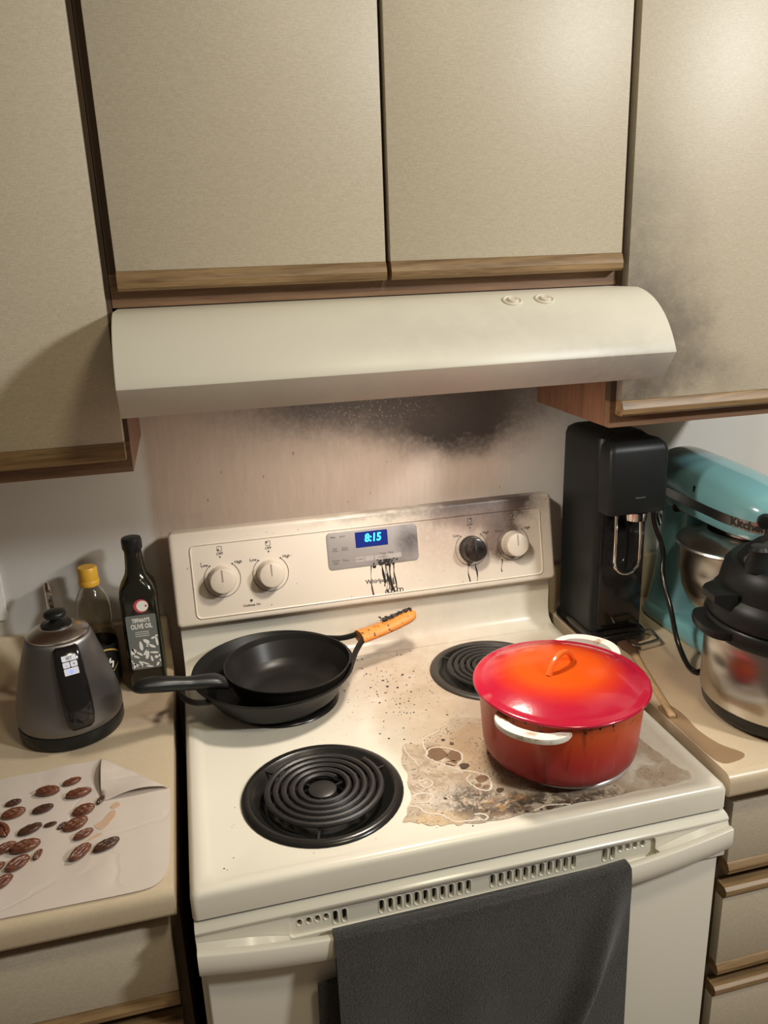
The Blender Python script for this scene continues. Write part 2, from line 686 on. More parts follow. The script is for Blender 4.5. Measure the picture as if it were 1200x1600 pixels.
counter('cream laminate countertop left of the stove under the kettle and parchment', WL, -.398, 'counter', (-.9, -.3, .876))
counter('cream laminate countertop right of the stove under the pressure cooker', .396, WR, 'counter_stained', (.9, -.3, .876))


def base_cab(label, x0, x1, px0, px1, rows, loc):
    t = thing('base_cabinet', label, 'cabinet', loc)
    obj('cabinet_box', box(x0, x1, -.572, -.022, .10, .8755), 'oak_side', t)
    obj('toe_kick', box(x0 + .002, x1 - .002, -.50, -.03, .0005, .0995), 'range_side', t)
    obj('face_frame', box(x0, x1, -.590, -.5725, .10, .8755), 'oak_frame_v', t)
    for z0, z1, tp in rows:
        d = door(t, px0, px1, z0, z1, 'laminate', .022, -.610, -.590, tp)
        d.name = 'drawer_front'
    return t


ROWS = [(.710, .842, False), (.508, .684, True), (.30, .482, True), (.12, .276, True)]
base_cab('base cabinet with cream drawer fronts left of the oven door', WL, -.3985, -.95, -.411, ROWS, (-.9, -.3, 0))
base_cab('base cabinet with stacked cream drawers right of the oven door', .3965, WR, .427, .95, ROWS, (.9, -.3, 0))

# wall outlet plate at the far left
t = thing('outlet', 'white outlet plate on the wall behind the kettle', 'outlet', (-.716, -.001, 1.10))
obj('cover_plate', prism(rrect(-.752, -.680, 1.045, 1.160, .005), lambda a, b: Vector((a, -.0005, b)), lambda a, b: Vector((a, -.006, b)), bevel=.0015), 'white_print', t)
for z in (1.082, 1.123):
    s = obj('socket', prism(circle_pts(-.716, z, .0165, 20), lambda a, b: Vector((a, -.0062, b)), lambda a, b: Vector((a, -.008, b))), 'white_print', t)
    for dx in (-.006, .006):
        obj('slot', box(-.717 + dx, -.715 + dx, -.0085, -.0079, z - .004, z + .005), 'black_gap', s)

# ------------------------------------------------------------------ the hood
hx0, hx1 = -.399, .359
hood = thing('range_hood', 'cream metal range hood under the short cabinet, sooted along its front lip', 'hood', (-.02, -.24, 1.477))
arc = []
A0, A1, A2 = Vector((-.372, 1.6015)), Vector((-.446, 1.590)), Vector((-.481, 1.5175))
for k in range(13):
    u = k / 12
    arc.append(A0 * (1 - u) ** 2 + A1 * 2 * u * (1 - u) + A2 * u * u)
prof = [(-.002, 1.6015)] + [tuple(a) for a in arc] + [(-.4812, 1.5150), (-.4535, 1.4770), (-.4515, 1.4758), (-.436, 1.4758), (-.432, 1.483), (-.002, 1.483)]
obj('shell', prism(prof, lambda a, b: Vector((hx0, a, b)), lambda a, b: Vector((hx1, a, b)), bevel=.0018), 'enamel_hood', hood, sharp=28)
obj('filter', box(-.26, .22, -.32, -.08, 1.478, 1.4825), 'steel_dull', hood)
tt = NT('lamp_lens')
MAT['lamp_lens'] = tt.set((.9, .87, .75), .4, emit=(1.0, .92, .68), emit_s=2.0)
obj('lamp_lens', box(-.04, .08, -.41, -.34, 1.4775, 1.4825, .001), 'lamp_lens', hood)
area('hood_lamp', (.02, -.372, 1.4735), (.02, -.372, 0), .08, 3.5, (1.0, .90, .77))
for x in (.141, .190):
    a = arc[3]
    tn = (arc[4] - arc[2]).normalized()
    n = Vector((0, tn.y, -tn.x)).normalized()
    if n.z < 0:
        n = -n
    c = Vector((x, a.x, a.y))
    kb = obj('switch_ring', lathe([(.0145, -.001), (.0145, .0012), (.0125, .0022), (.0105, .0012), (.0100, .0006), (.0, .0004)], c, n, 28), 'enamel_plain', hood)
    obj('push_button', lathe([(.0075, .0005), (.0075, .0030), (.0060, .0042), (.0040, .0030), (0, .0032)], c, n, 24), 'enamel_console', kb)

# ------------------------------------------------------------------ the range
rng = thing('stove', 'cream electric coil stove with burnt console and a spill on its cooktop', 'stove', (0, -.35, 0))
HW = .379
obj('oven_body', box(-.3775, .3775, -.632, -.025, .06, .8765), 'range_side', rng)
obj('foot_plinth', box(-.34, .34, -.58, -.06, .0005, .0595), 'black_gap', rng)

# cooktop with a rolled rim, a shallow basin and four burner openings
YF, YB = -.653, -.064
ZT, ZF = .915, .9105
burners = {'FL': (-.185, -.492, .108), 'RL': (-.205, -.207, .087), 'RR': (.184, -.222, .104), 'FR': (.198, -.498, .088)}
ck = BM()
R0 = [rrect(-HW, HW, YF, YB, .008), rrect(-HW, HW, YF, YB, .008), rrect(-HW + .003, HW - .003, YF + .003, YB, .008), rrect(-HW + .008, HW - .008, YF + .008, YB, .010),
      rrect(-HW + .018, HW - .018, YF + .014, YB, .020), rrect(-HW + .025, HW - .025, YF + .021, YB - .003, .024), rrect(-HW + .032, HW - .032, YF + .028, YB - .006, .026)]
Z0 = [.877, .906, .9125, ZT, ZT, ZT - .002, ZF]
plate, inner = holed_plate(R0[-1], [circle_pts(x, y, r, 48) for x, y, r in burners.values()], lambda a, b: Vector((a, b, ZF)), lambda a, b: Vector((a, b, ZF - .006)), ck)
vr = [[ck.verts.new((a, b, z)) for a, b in ring] for ring, z in zip(R0[:-1], Z0[:-1])] + [inner]
for a, b in zip(vr, vr[1:]):
    n = len(a)
    for k in range(n):
        ck.faces.new((a[k], a[(k + 1) % n], b[(k + 1) % n], b[k]))
obj('cooktop', ck, 'enamel_cooktop', rng, sharp=40)

# riser: coved back of the cooktop
prof = [(-.030, 1.022), (-.062, 1.022), (-.060, .960), (-.061, .940), (-.066, .925), (-.078, .9155), (-.094, .9125), (-.094, .9105), (-.030, .9105)]
obj('riser', prism(prof, lambda a, b: Vector((-HW + .004, a, b)), lambda a, b: Vector((HW - .004, a, b))), 'enamel_cooktop', rng, sharp=50)

# console
cb, ct = Vector((0, -.084, 1.017)), Vector((0, -.049, 1.190))
ctan = (ct - cb).normalized()
cnor = Vector((0, -ctan.z, ctan.y))


def con(x, z, off=0.0):
    s = (z - cb.z) / (ct.z - cb.z)
    return Vector((x, 0, 0)) + cb + (ct - cb) * s + cnor * off


ring = rrect(-HW, HW, 1.017, 1.190, .008)
ring_b = rrect(-HW + .006, HW - .006, 1.023, 1.184, .006)
ring_m = rrect(-HW + .002, HW - .002, 1.019, 1.188, .007)
cc = loft([[Vector((a, -.024, b)) for a, b in ring_m], [con(a, b, -.012) for a, b in ring], [con(a, b, -.004) for a, b in ring], [con(a, b, -.0012) for a, b in ring_m], [con(a, b, 0) for a, b in ring_b]])
console = obj('console', cc, 'enamel_console', rng, sharp=50)
bead = [con(a, b, .0004) for a, b in rrect(-.342, .352, 1.030, 1.165, .010, 6)]
obj('console_bead', tube(bead, .0016, 6, closed=True), 'enamel_console', rng)

MAT['panel_grey'] = simple('control_panel_grey', (.30, .275, .265), .35, var=.05)


def make_burnt_panel():
    t = NT('control_panel_smoked')
    col = t.mix(t.noise(t.pos, 30, 2), (.30, .275, .265), (.33, .30, .285))
    col = soot_layers(t, col, [((.075, -.06, 1.13), (.035, .3, .05), (.06, .05, .05), .9), ((.03, -.06, 1.095), (.05, .3, .015), (.07, .06, .055), .6)], 30, .03, 90)
    return t.set(col, .35)


MAT['panel_smoked'] = make_burnt_panel()
pnl = obj('control_panel', prism(rrect(-.088, .092, 1.089, 1.160, .008), lambda a, b: con(a, b, -.0005), lambda a, b: con(a, b, .0016), bevel=.0006), 'panel_smoked', rng)
tt = NT('clock_window')
MAT['clock_bg'] = tt.set((.010, .018, .11), .15, emit=(.01, .03, .30), emit_s=.35)
tt = NT('clock_digits')
MAT['clock_digits'] = tt.set((.05, .5, .9), .4, emit=(.02, .50, 1.0), emit_s=3.0)
win = obj('clock_window', prism(rrect(-.032, .032, 1.126, 1.1555, .0015, 2), lambda a, b: con(a, b, .0012), lambda a, b: con(a, b, .0022)), 'clock_bg', rng)
obj('clock_digits', text_bm('8:15', .021, lambda u, v: con(.003 + u + v * .12, 1.1425 + v, .0025), .0006, stretch=.92), 'clock_digits', win)
pr = BM()
for x, z, s in ((-.075, 1.151, 'Bake'), (-.057, 1.151, 'Broil'), (-.073, 1.129, 'Self'), (-.073, 1.125, 'Clean'), (-.054, 1.129, 'Keep'), (-.054, 1.125, 'Warm'), (-.073, 1.106, 'Frozen'), (-.073, 1.101, 'Bake'), (-.054, 1.105, 'Timer'),
                (-.026, 1.1035, 'START'), (.020, 1.110, 'Temp'), (.036, 1.110, 'Time'), (.020, 1.1035, 'CANCEL')):
    merge(pr, text_bm(s, .0052, lambda u, v: con(x + u, z + v, .0018), 0))
tag(obj('button_print', pr, 'print', rng), kind='stuff')
MAT['button_tint'] = simple('button_tint', (.42, .38, .36), .4)
for x in (-.026, -.007, .012, .031, .048):
    obj('touch_button', prism(rrect(x - .0085, x + .0085, 1.099, 1.108, .001, 2), lambda a, b: con(a, b, .0012), lambda a, b: con(a, b, .00172)), 'button_tint', rng)
MAT['brand'] = simple('brand_print', (.03, .028, .027), .5)
obj('brand_lettering', text_bm('Whirlpool', .0118, lambda u, v: con(.006 + u, 1.058 + v, .0004), .0002), 'brand', rng)

tt = NT('cream_knob')
MAT['knob'] = tt.set(tt.mix(tt.noise(tt.obj, 60, 3), (.60, .52, .43), (.67, .585, .49)), .42)
tt = NT('scorched_knob')
f = tt.noise(tt.obj, 55, 4, .65)
MAT['knob_burnt'] = tt.set(tt.ramp(f, [(.35, (.010, .009, .009)), (.6, (.035, .028, .026)), (.8, (.14, .10, .085))]), .22)
KP = [('OFF', -.289), ('OFF', -.199), ('OFF', .202), ('OFF', .291)]
for i, (s, x) in enumerate(KP):
    c = con(x, 1.098, 0)
    burnt = i == 2
    prof = [(.0262, .0), (.0262, .004), (.0250, .0055), (.0242, .012), (.0236, .0235), (.0224, .0265), (.020, .0275), (0, .0278)]
    kb = obj('knob', lathe(prof, c, cnor, 40), 'knob_burnt' if burnt else 'knob', rng)
    if burnt:
        kb['label'] = 'control knob scorched black'
    ind = BM()
    for sx in (1,):
        pts = [(-.0012, -.001), (.0012, -.001), (.0012, .021), (-.0012, .021)]
        prism(pts, lambda a, b: c + Vector((a, 0, 0)) + ctan * b + cnor * .0272, lambda a, b: c + Vector((a, 0, 0)) + ctan * b + cnor * .0284, ind)
    MAT.setdefault('indicator', simple('knob_indicator', (.36, .30, .25), .5))
    obj('indicator', ind, 'print' if burnt else 'indicator', kb)
    mk = BM()
    ap = []
    for k in range(41):
        a = math.radians(90 + 38 + (360 - 76) * k / 40)
        ap.append(con(x + .0335 * math.cos(a), 1.098 + .0335 * math.sin(a), .0003))
    tube(ap, .00055, 4, mk)
    for dx, dz in ((-.0335 * math.sin(math.radians(38)), .0335 * math.cos(math.radians(38))), (.0335 * math.sin(math.radians(38)), .0335 * math.cos(math.radians(38))), (0, .041)):
        flat_poly(mk, [con(x + dx + a, 1.098 + dz + b, .0008) for a, b in circle_pts(0, 0, .0015, 10)])
    merge(mk, text_bm('Low', .0075, lambda u, v: con(x - .030 + u, 1.1265 + v, .0005), .0001))
    merge(mk, text_bm('High', .0075, lambda u, v: con(x + .032 + u, 1.1265 + v, .0005), .0001))
    merge(mk, text_bm('OFF', .0070, lambda u, v: con(x + u, 1.1450 + v, .0005), .0001))
    sq = rrect(x - .0042, x + .0042, 1.150, 1.1585, .001, 2)
    tube([con(a, b, .0004) for a, b in sq], .0004, 4, mk, closed=True)
    q = {0: (-.0018, -.0018), 1: (-.0018, .0018), 2: (.0018, .0018), 3: (.0018, -.0018)}[i]
    flat_poly(mk, [con(x + q[0] + a, 1.1543 + q[1] + b, .0007) for a, b in circle_pts(0, 0, .0016, 10)])
    obj('dial_marking', mk, 'print', rng)
pr = BM()
flat_poly(pr, [con(-.240 + a, 1.052 + b, .0006) for a, b in circle_pts(0, 0, .0026, 14)])
merge(pr, text_bm('Cooktop On', .0062, lambda u, v: con(-.240 + u, 1.0435 + v, .0005), .0001))
obj('indicator_print', pr, 'print', rng)

# burnt drips running down the console
dr = None


def drip(x, z0, z1, w, wob=.0015, off=.0006):
    pts, ws = [], []
    n = 10
    ph = random.random() * 6
    for k in range(n + 1):
        u = k / n
        pts.append(con(x + wob * math.sin(ph + u * 5), z0 + (z1 - z0) * u, off))
        ws.append(w * (.6 + .4 * math.sin(ph + 7 * u) + (.35 if u > .9 else 0)))
    obj('char_drip', tube(pts, [q * 1.35 for q in ws], 5, flat=.35, upv=cnor), 'char', rng)


for x, z0, z1, w in ((-.006, 1.092, 1.032, .0011), (-.009, 1.121, 1.104, .0012), (.018, 1.096, 1.046, .0020), (.0225, 1.096, 1.052, .0010), (.027, 1.095, 1.040, .0012), (.033, 1.097, 1.036, .0022), (.0385, 1.094, 1.048, .0010),
                     (.041, 1.092, 1.040, .0013), (.024, 1.070, 1.034, .0010), (.036, 1.06, 1.032, .0012), (.030, 1.093, 1.055, .0013), (.004, 1.110, 1.102, .0011),
                     (.193, 1.068, 1.033, .0011), (.209, 1.068, 1.028, .0013), (.264, 1.070, 1.045, .0008)):
    drip(x, z0, z1, w)
dr = BM()
for k in range(44):
    x, z = random.gauss(.024, .012), 1.094 + random.gauss(0, .0030)
    lathe([(0, .0020), (.002, .0016), (.0045 * random.uniform(.5, 1), 0)], con(x, z, 0), cnor, 7, dr)
for k in range(6):
    x, z = .022 + .006 * k, 1.036 + random.uniform(-.002, .003)
    obj('char_ring', tube([con(x + .0030 * math.cos(a), z + .0045 * math.sin(a), .0005) for a in [2 * PI * j / 10 for j in range(10)]], .0007, 4, closed=True), 'char', rng)
tag(obj('char_residue', dr, 'char', rng), kind='stuff')

# burners
def burner(key, ring_mat, bowl_mat, turns, r_in, r_out):
    x, y, R = burners[key]
    c = (x, y, ZF)
    bowl = obj('drip_bowl', lathe([(R - .002, .0046), (R - .006, .002), (R * .86, -.008), (R * .70, -.0135), (R * .30, -.015), (0, -.015)], c, seg=56), bowl_mat, rng, sharp=60)
    obj('trim_ring', lathe([(R + .0115, .0003), (R + .0105, .0028), (R + .0065, .0052), (R + .001, .0056), (R - .003, .0046), (R - .004, .003)], c, seg=56), ring_mat, bowl, sharp=60)
    n = int(turns * 44)
    pts, rr = [], []
    for k in range(n + 1):
        u = k / n
        a = 2 * PI * turns * u + .6
        r = r_in + (r_out - r_in) * u
        pts.append((x + r * math.cos(a), y + r * math.sin(a), ZF + .0090))
        rr.append(.0047)
    obj('coil', tube(pts, rr, 7, flat=.80, upv=(0, 0, 1)), 'coil', bowl)
    sp = BM()
    for a in (.3, .3 + 2 * PI / 3, .3 + 4 * PI / 3):
        d = Vector((math.cos(a), math.sin(a), 0))
        w = Vector((-d.y, d.x, 0)) * .0014
        c3 = Vector((x, y, 0))
        P = [c3 + d * .012, c3 + d * (R - .003)]
        prism([(0, -.0025), (1, .002), (1, .0045), (0, .0045)], lambda q, h: P[int(q)] + w + Vector((0, 0, ZF + h)), lambda q, h: P[int(q)] - w + Vector((0, 0, ZF + h)), sp)
    obj('coil_support', sp, 'coil', bowl)
    obj('centre_cap', lathe([(.0, .0075), (.016, .0078), (.0205, .006), (.021, .002), (.0, .002)], c, seg=28), 'coil', bowl)


burner('FL', 'drip_black', 'drip_black', 5, .028, .088)
burner('RL', 'drip_black', 'drip_black', 4, .026, .072)
burner('RR', 'drip_burnt', 'drip_black', 5, .028, .086)
burner('FR', 'chrome_white', 'drip_burnt', 4, .026, .072)

# oven door: slotted top rail, panel, bowed handle
prof = [(-.634, .8740), (-.640, .8740), (-.658, .8700), (-.6625, .8660), (-.6625, .8630), (-.660, .8618), (-.634, .8618)]
obj('top_trim', prism(prof, lambda a, b: Vector((-HW + .001, a, b)), lambda a, b: Vector((HW - .001, a, b)), bevel=.0008), 'enamel_plain', rng)
obj('groove', box(-.374, .374, -.645, -.634, .8741, .8768), 'black_gap', rng)


def capsule(cx, cz, hw, hh, n=6):
    top = [(cx + hw * math.cos(PI * k / n), cz + hh - hw + hw * math.sin(PI * k / n)) for k in range(n + 1)]
    return top + [(2 * cx - a, 2 * cz - b) for a, b in top]


slots = []


def slot(x, z, hh):
    slots.append((x, z + .012 * x, .0030, hh))


for g0, g1, n in ((-.139, -.018, 11), (.017, .137, 11)):
    for k in range(n):
        slot(g0 + (g1 - g0) * k / (n - 1), .8415, .0105)
for s in (-1, 1):
    off = -.002
    for xx in (.187, .199):
        slot(s * xx + off, .8415, .0105)
    for xx in (.211, .2225, .234, .246):
        slot(s * xx + off, .8460, .0050)
vb = BM()
yv = -.6555
holed_plate(rrect(-.262, .262, .8245, .8585, .006), [capsule(a, b, c, d) for a, b, c, d in slots], lambda a, b: Vector((a, yv, b)), lambda a, b: Vector((a, yv + .007, b)), vb)
vent = obj('vent_panel', vb, 'enamel_plain', rng)
obj('vent_dark', box(-.262, .262, yv + .0072, yv + .0085, .8235, .8595), 'black_gap', vent)
for a, b, c, d in slots:
    obj('slot_rim', tube([Vector((p, yv, q)) for p, q in capsule(a, b, c + .0008, d + .0008, 3)], .0008, 4, closed=True), 'enamel_plain', vent)
rail = BM()
holed_plate(rrect(-HW + .001, HW - .001, .800, .8615, .001, 2), [rrect(-.262, .262, .8245, .8585, .006)], lambda a, b: Vector((a, -.660, b)), lambda a, b: Vector((a, -.655, b)), rail)
obj('door_rail', rail, 'enamel_plain', rng)
box_core = box(-HW + .001, HW - .001, -.644, -.636, .20, .8612)
obj('door_core', box_core, 'enamel_plain', rng)
for s in (-1, 1):
    obj('rail_end', box(min(s * .378, s * .372), max(s * .378, s * .372), -.6595, -.6445, .800, .861, .001), 'enamel_plain', rng)
obj('door_panel', box(-.3715, .3715, -.655, -.6445, .20, .7995, .003, 3), 'enamel_plain', rng)
obj('storage_drawer', box(-.3715, .3715, -.650, -.634, .075, .190, .004, 3), 'enamel_plain', rng)


def hy(x):
    return -.675 - .010 * (1 - abs(x / .378) ** 3.0)


def hzt(x):
    return .8510 + .0062 * x / .378 - .0200 * (1 - abs(x / .378) ** 2.6)


hd = BM()
rings = []
for k in range(41):
    x = -.3775 + .755 * k / 40
    y = hy(x)
    hz = hzt(x)
    rings.append([Vector((x, y + .011, hz - .0345)), Vector((x, y + .002, hz - .0335)), Vector((x, y - .0005, hz - .0310)), Vector((x, y - .0010, hz - .018)), Vector((x, y - .0005, hz - .0020)), Vector((x, y + .0012, hz)), Vector((x, y + .005, hz + .0002)), Vector((x, y + .0105, hz - .0015))])
loft(rings, hd)
han = obj('oven_handle', hd, 'enamel_plain', rng, sharp=50)
for s in (-1, 1):
    pts = []
    br = []
    for k in range(13):
        x = s * (.3775 - .115 * k / 12)
        h = .010 * (1 - (k / 12) ** 3)
        br.append([Vector((x, -.6605, hzt(x) - .036)), Vector((x, hy(x) + .0108, hzt(x) - .034)), Vector((x, hy(x) + .0108, hzt(x) - .0015)), Vector((x, -.6605, hzt(x) - .004 + h))])
    loft(br, hd := BM())
    obj('handle_bracket', hd, 'enamel_plain', han, sharp=40)

# ------------------------------------------------------------------ soot crumbs and the spill
fl = BM()


def flake(p, s, up=Vector((0, 0, 1))):
    X, Y, Z = frame_from(up)
    n = random.randint(4, 6)
    a0 = random.random() * 6
    ps = [Vector(p) + (X * math.cos(a0 + 2 * PI * k / n) + Y * math.sin(a0 + 2 * PI * k / n)) * s * random.uniform(.5, 1.2) for k in range(n)]
    top = fl.verts.new(Vector(p) + Z * s * random.uniform(.3, .7))
    vs = [fl.verts.new(q) for q in ps]
    for k in range(n):
        fl.faces.new((vs[k], vs[(k + 1) % n], top))
    fl.faces.new(vs[::-1])


ZC = ZF + .0002


def on_top(x, y):
    if y > -.094 or abs(x) > .34:
        return False
    return all((x - bx) ** 2 + (y - by) ** 2 > (br + .012) ** 2 for bx, by, br in burners.values())


cnt = 0
while cnt < 130:
    x, y = random.gauss(-.005, .05), random.gauss(-.24, .085)
    if on_top(x, y) and -.1 < x < .16:
        flake((x, y, ZC), random.choice((.0010, .0013, .0017, .0023)))
        cnt += 1
for x, y, s in ((-.018, -.225, .0045), (-.002, -.233, .0032), (.02, -.19, .0034), (-.02, -.20, .003), (.018, -.255, .003), (-.045, -.275, .0026), (.03, -.205, .0024), (-.06, -.60, .0028), (.0, -.625, .002), (-.35, -.60, .0016), (-.335, -.61, .0014)):
    if on_top(x, y):
        flake((x, y, ZC), s)
cnt = 0
while cnt < 60:
    x, y = random.uniform(-.36, .1), random.uniform(-.62, -.1)
    if on_top(x, y):
        flake((x, y, ZC), .0009)
        cnt += 1
o = obj('soot_crumbs', fl, 'char', None, (0, -.3, ZF))
tag(o, 'black burnt crumbs scattered over the cooktop between the pans', 'crumbs', kind='stuff')

out = [(-.046, -.426), (-.033, -.410), (-.014, -.418), (.0, -.399), (.018, -.392), (.038, -.371), (.068, -.362), (.105, -.375), (.16, -.388), (.24, -.392), (.30, -.42), (.325, -.50), (.335, -.57), (.345, -.600), (.335, -.622),
       (.244, -.6235), (.125, -.6240), (.042, -.6235), (.005, -.621), (-.03, -.613), (-.049, -.609), (-.07, -.598), (-.088, -.588), (-.073, -.565), (-.060, -.52), (-.055, -.473)]
op = []
for v in catmull([(a, b, 0) for a, b in out], 6, True):
    q = len(op)
    op.append((v.x + random.uniform(-.0012, .0012) + .0022 * math.sin(q * .9), max(-.6245, v.y + random.uniform(-.0012, .0012) + .0022 * math.sin(q * 1.27 + 1))))
sp = BM()
zs = ZF + .0007
holed_plate(op, [circle_pts(.198, -.498, .1005, 48)], lambda a, b: Vector((a, b, zs)), lambda a, b: Vector((a, b, zs - .0006)), sp)
t = NT('burnt_spill')
p = t.pos
w = t.warp(p, 22.0, .05)
w2 = t.warp(w, 70.0, .018)
n1 = t.noise(w2, 24.0, 4.0, .6)
col = t.ramp(n1, [(.30, (.36, .27, .20)), (.5, (.50, .40, .30)), (.7, (.60, .51, .41))])
tan = t.blob(w, (.075, -.455, ZF), (.075, .085, .2), .5)
col = t.mix(t.math('MULTIPLY', tan, .85), col, (.44, .31, .19))
right = t.blob(w, (.31, -.57, ZF), (.10, .12, .2), .5)
col = t.mix(right, col, (.46, .34, .24))
frontl = t.blob(w, (-.045, -.600, ZF), (.06, .022, .2), .4)
col = t.mix(frontl, col, (.56, .41, .25))
# pale foam veins
ln = t.math('ABSOLUTE', t.math('SUBTRACT', t.noise(t.warp(w2, 9.0, .10), 17.0, 2.5, .55, 1.2), .5))
foam = t.ss(ln, .004, .030, 1, 0)
fz = t.blob(w, (-.015, -.53, ZF), (.085, .12, .2), .6)
col = t.mix(t.math('MULTIPLY', t.math('MULTIPLY', foam, fz), .55), col, (.70, .62, .53))
# charred crust along the front of the pot
cz = t.math('MAXIMUM', t.blob(w, (.09, -.600, ZF), (.15, .045, .2), .8), t.blob(w, (.02, -.575, ZF), (.07, .055, .2), .8))
cz = t.math('MAXIMUM', cz, t.blob(w, (.14, -.615, ZF), (.13, .02, .2), .7))
ch = t.math('MULTIPLY', cz, t.ss(t.noise(w2, 60.0, 4.0, .7), .34, .56))
col = t.mix(t.math('MULTIPLY', ch, .92), col, (.045, .034, .026))
rust = t.math('MULTIPLY', t.blob(w, (.065, -.592, ZF), (.05, .03, .2), .7), t.ss(t.noise(w2, 50.0, 3.0), .48, .6))
col = t.mix(t.math('MULTIPLY', rust, .7), col, (.40, .22, .09))
spk = t.math('MULTIPLY', t.ss(t.voronoi(w, 190.0), .20, .34, 1, 0), t.ss(t.noise(p, 24.0, 2.0), .40, .55))
col = t.mix(t.math('MULTIPLY', spk, .8), col, (.09, .06, .04))
t.bump(n1, .35, .001)
MAT['spill'] = t.set(col, t.ss(n1, .3, .7, .22, .5), alpha=t.math('SUBTRACT', 1.0, t.math('MULTIPLY', t.math('MAXIMUM', right, t.blob(w, (.24, -.40, ZF), (.12, .05, .2), .6)), t.ss(t.noise(w, 18.0, 3.0), .35, .65, .35, 1.0))))
spill = obj('burnt_spill', sp, 'spill', None, (.1, -.5, ZF))
MAT['bubble'] = simple('dried_bubble', (.21, .125, .075), .3, var=.35, nscale=160)
MAT['bubble_dark'] = simple('charred_bubble', (.085, .055, .038), .35, var=.4, nscale=160)
MAT['foam'] = simple('dried_foam', (.66, .58, .49), .6, var=.12, nscale=220)
for k, (x, y, a, b) in enumerate(((.003, -.450, .0165, .0180), (.028, -.464, .0120, .0140), (.018, -.481, .0085, .0075), (.034, -.494, .0073, .0080), (.025, -.418, .0032, .0036), (.035, -.432, .0038, .0034), (.049, -.531, .0098, .0085), (.037, -.544, .0058, .0036), (.048, -.550, .0050, .0040),
                                  (.064, -.564, .0058, .0055), (.116, -.6205, .0066, .0036), (.082, -.6185, .0030, .0028), (.145, -.6165, .0040, .0040), (.103, -.6205, .0022, .0022), (.065, -.615, .0020, .0020), (-.018, -.559, .0030, .0020), (.029, -.601, .0030, .0030))):
    ph = random.random() * 6
    pts = []
    for j in range(22):
        q = 2 * PI * j / 22
        f_ = 1 + .10 * math.sin(2 * q + ph) + .08 * math.sin(3 * q + 2 * ph) + .05 * math.sin(5 * q + ph)
        pts.append((x + a * f_ * math.cos(q), y + b * f_ * math.sin(q)))
    obj('dried_bubble', prism(pts, lambda p_, q_: Vector((p_, q_, zs)), lambda p_, q_: Vector((p_, q_, zs + .0004))), 'bubble' if k in (0, 1, 2, 6, 7, 8) else 'bubble_dark', spill)
FOAM = [[(.049, -.372), (.035, -.380), (.021, -.394), (-.002, -.405), (-.010, -.424), (-.009, -.444), (-.015, -.454), (-.004, -.470), (.008, -.486), (.024, -.501), (.044, -.513), (.058, -.526), (.059, -.540), (.052, -.558), (.037, -.555), (.029, -.540), (.027, -.525), (.037, -.516)],
        [(-.073, -.559), (-.061, -.566), (-.053, -.582), (-.034, -.592), (-.022, -.609), (-.010, -.613), (.005, -.615), (.013, -.616)],
        [(-.063, -.541), (-.051, -.538), (-.036, -.542), (-.035, -.552), (-.046, -.559), (-.061, -.556)],
        [(.010, -.604), (.018, -.605), (.025, -.610), (.025, -.616), (.018, -.619), (.012, -.612)], [(.092, -.620), (.111, -.615), (.128, -.617), (.147, -.622)],
        [(-.016, -.452), (-.002, -.434), (.016, -.437), (.029, -.445), (.040, -.461), (.037, -.477), (.025, -.487), (.012, -.477)], [(-.040, -.411), (-.041, -.432), (-.036, -.454), (-.032, -.475)], [(-.043, -.511), (-.030, -.507), (-.025, -.520), (-.036, -.528), (-.045, -.519)]]
for ln_ in FOAM:
    pts = catmull([(a, b, zs + .0003) for a, b in ln_], 6)
    pts = [p_ + Vector((random.uniform(-.0008, .0008), random.uniform(-.0008, .0008), 0)) for p_ in pts]
    obj('foam_line', tube(pts, [.0010 + .0007 * math.sin(1.7 * k) ** 2 for k in range(len(pts))], 5, flat=.35, upv=(0, 0, 1)), 'foam', spill)
tag(spill, 'dried brown boil-over with pale foam lines on the cooktop around the red pot', 'spill')

# ------------------------------------------------------------------ red pot
PX, PY = .187, -.500
PZ = ZF + .0130                       # top of the coil
pot = thing('dutch_oven', 'red and orange enamelled lidded pot standing in the spill on the front burner', 'pot', (PX, PY, PZ))
t = NT('flame_enamel_body')
sx = t.n('ShaderNodeSeparateXYZ')
t.s(sx.inputs[0], t.warp(t.obj, 9.0, .02))
h = t.ss(sx.outputs[2], .0, .105)
col = t.ramp(h, [(0.0, (.27, .016, .020)), (.35, (.46, .030, .026)), (.75, (.56, .062, .022)), (1.0, (.60, .095, .024))])
runs = t.noise(t.scale(t.obj, (90, 90, 8)), 1.0, 3.0)
col = t.mix(t.ss(runs, .60, .82, 0, .22), col, (.62, .30, .18))
col = t.mix(t.ss(t.noise(t.scale(t.obj, (70, 70, 10)), 1.0, 3.0), .56, .75, 0, .6), col, (.06, .015, .012))
spt = t.math('MULTIPLY', t.ss(t.voronoi(t.scale(t.obj, (1, 1, .8)), 95.0), .16, .26, 1, 0), t.ss(sx.outputs[2], .085, .105))
col = t.mix(spt, col, (.025, .012, .01))
MAT['pot_body'] = t.set(col, .30, spec=.35)
t = NT('flame_enamel_lid')
w = t.warp(t.obj, 8.0, .015)
rad = t.vmath('LENGTH', t.vmath('MULTIPLY', t.vmath('SUBTRACT', w, (0.0, 0.01, 0)), (1, 1, 0)))
col = t.ramp(t.math('MULTIPLY', rad, 1 / .14), [(0.0, (.66, .085, .006)), (.46, (.65, .075, .007)), (.62, (.55, .030, .012)), (.76, (.44, .008, .030)), (1.0, (.42, .006, .034))])
sc = t.math('MULTIPLY', t.ss(t.noise(t.warp(t.obj, 20, .03), 16.0, 4.0), .54, .66), t.blob(t.obj, (-.112, .03, .11), (.05, .08, .2), .6))
col = t.mix(t.math('MULTIPLY', sc, .40), col, (.60, .30, .28))
t.bump(t.noise(t.obj, 120.0, 3.0), .12, .0015)
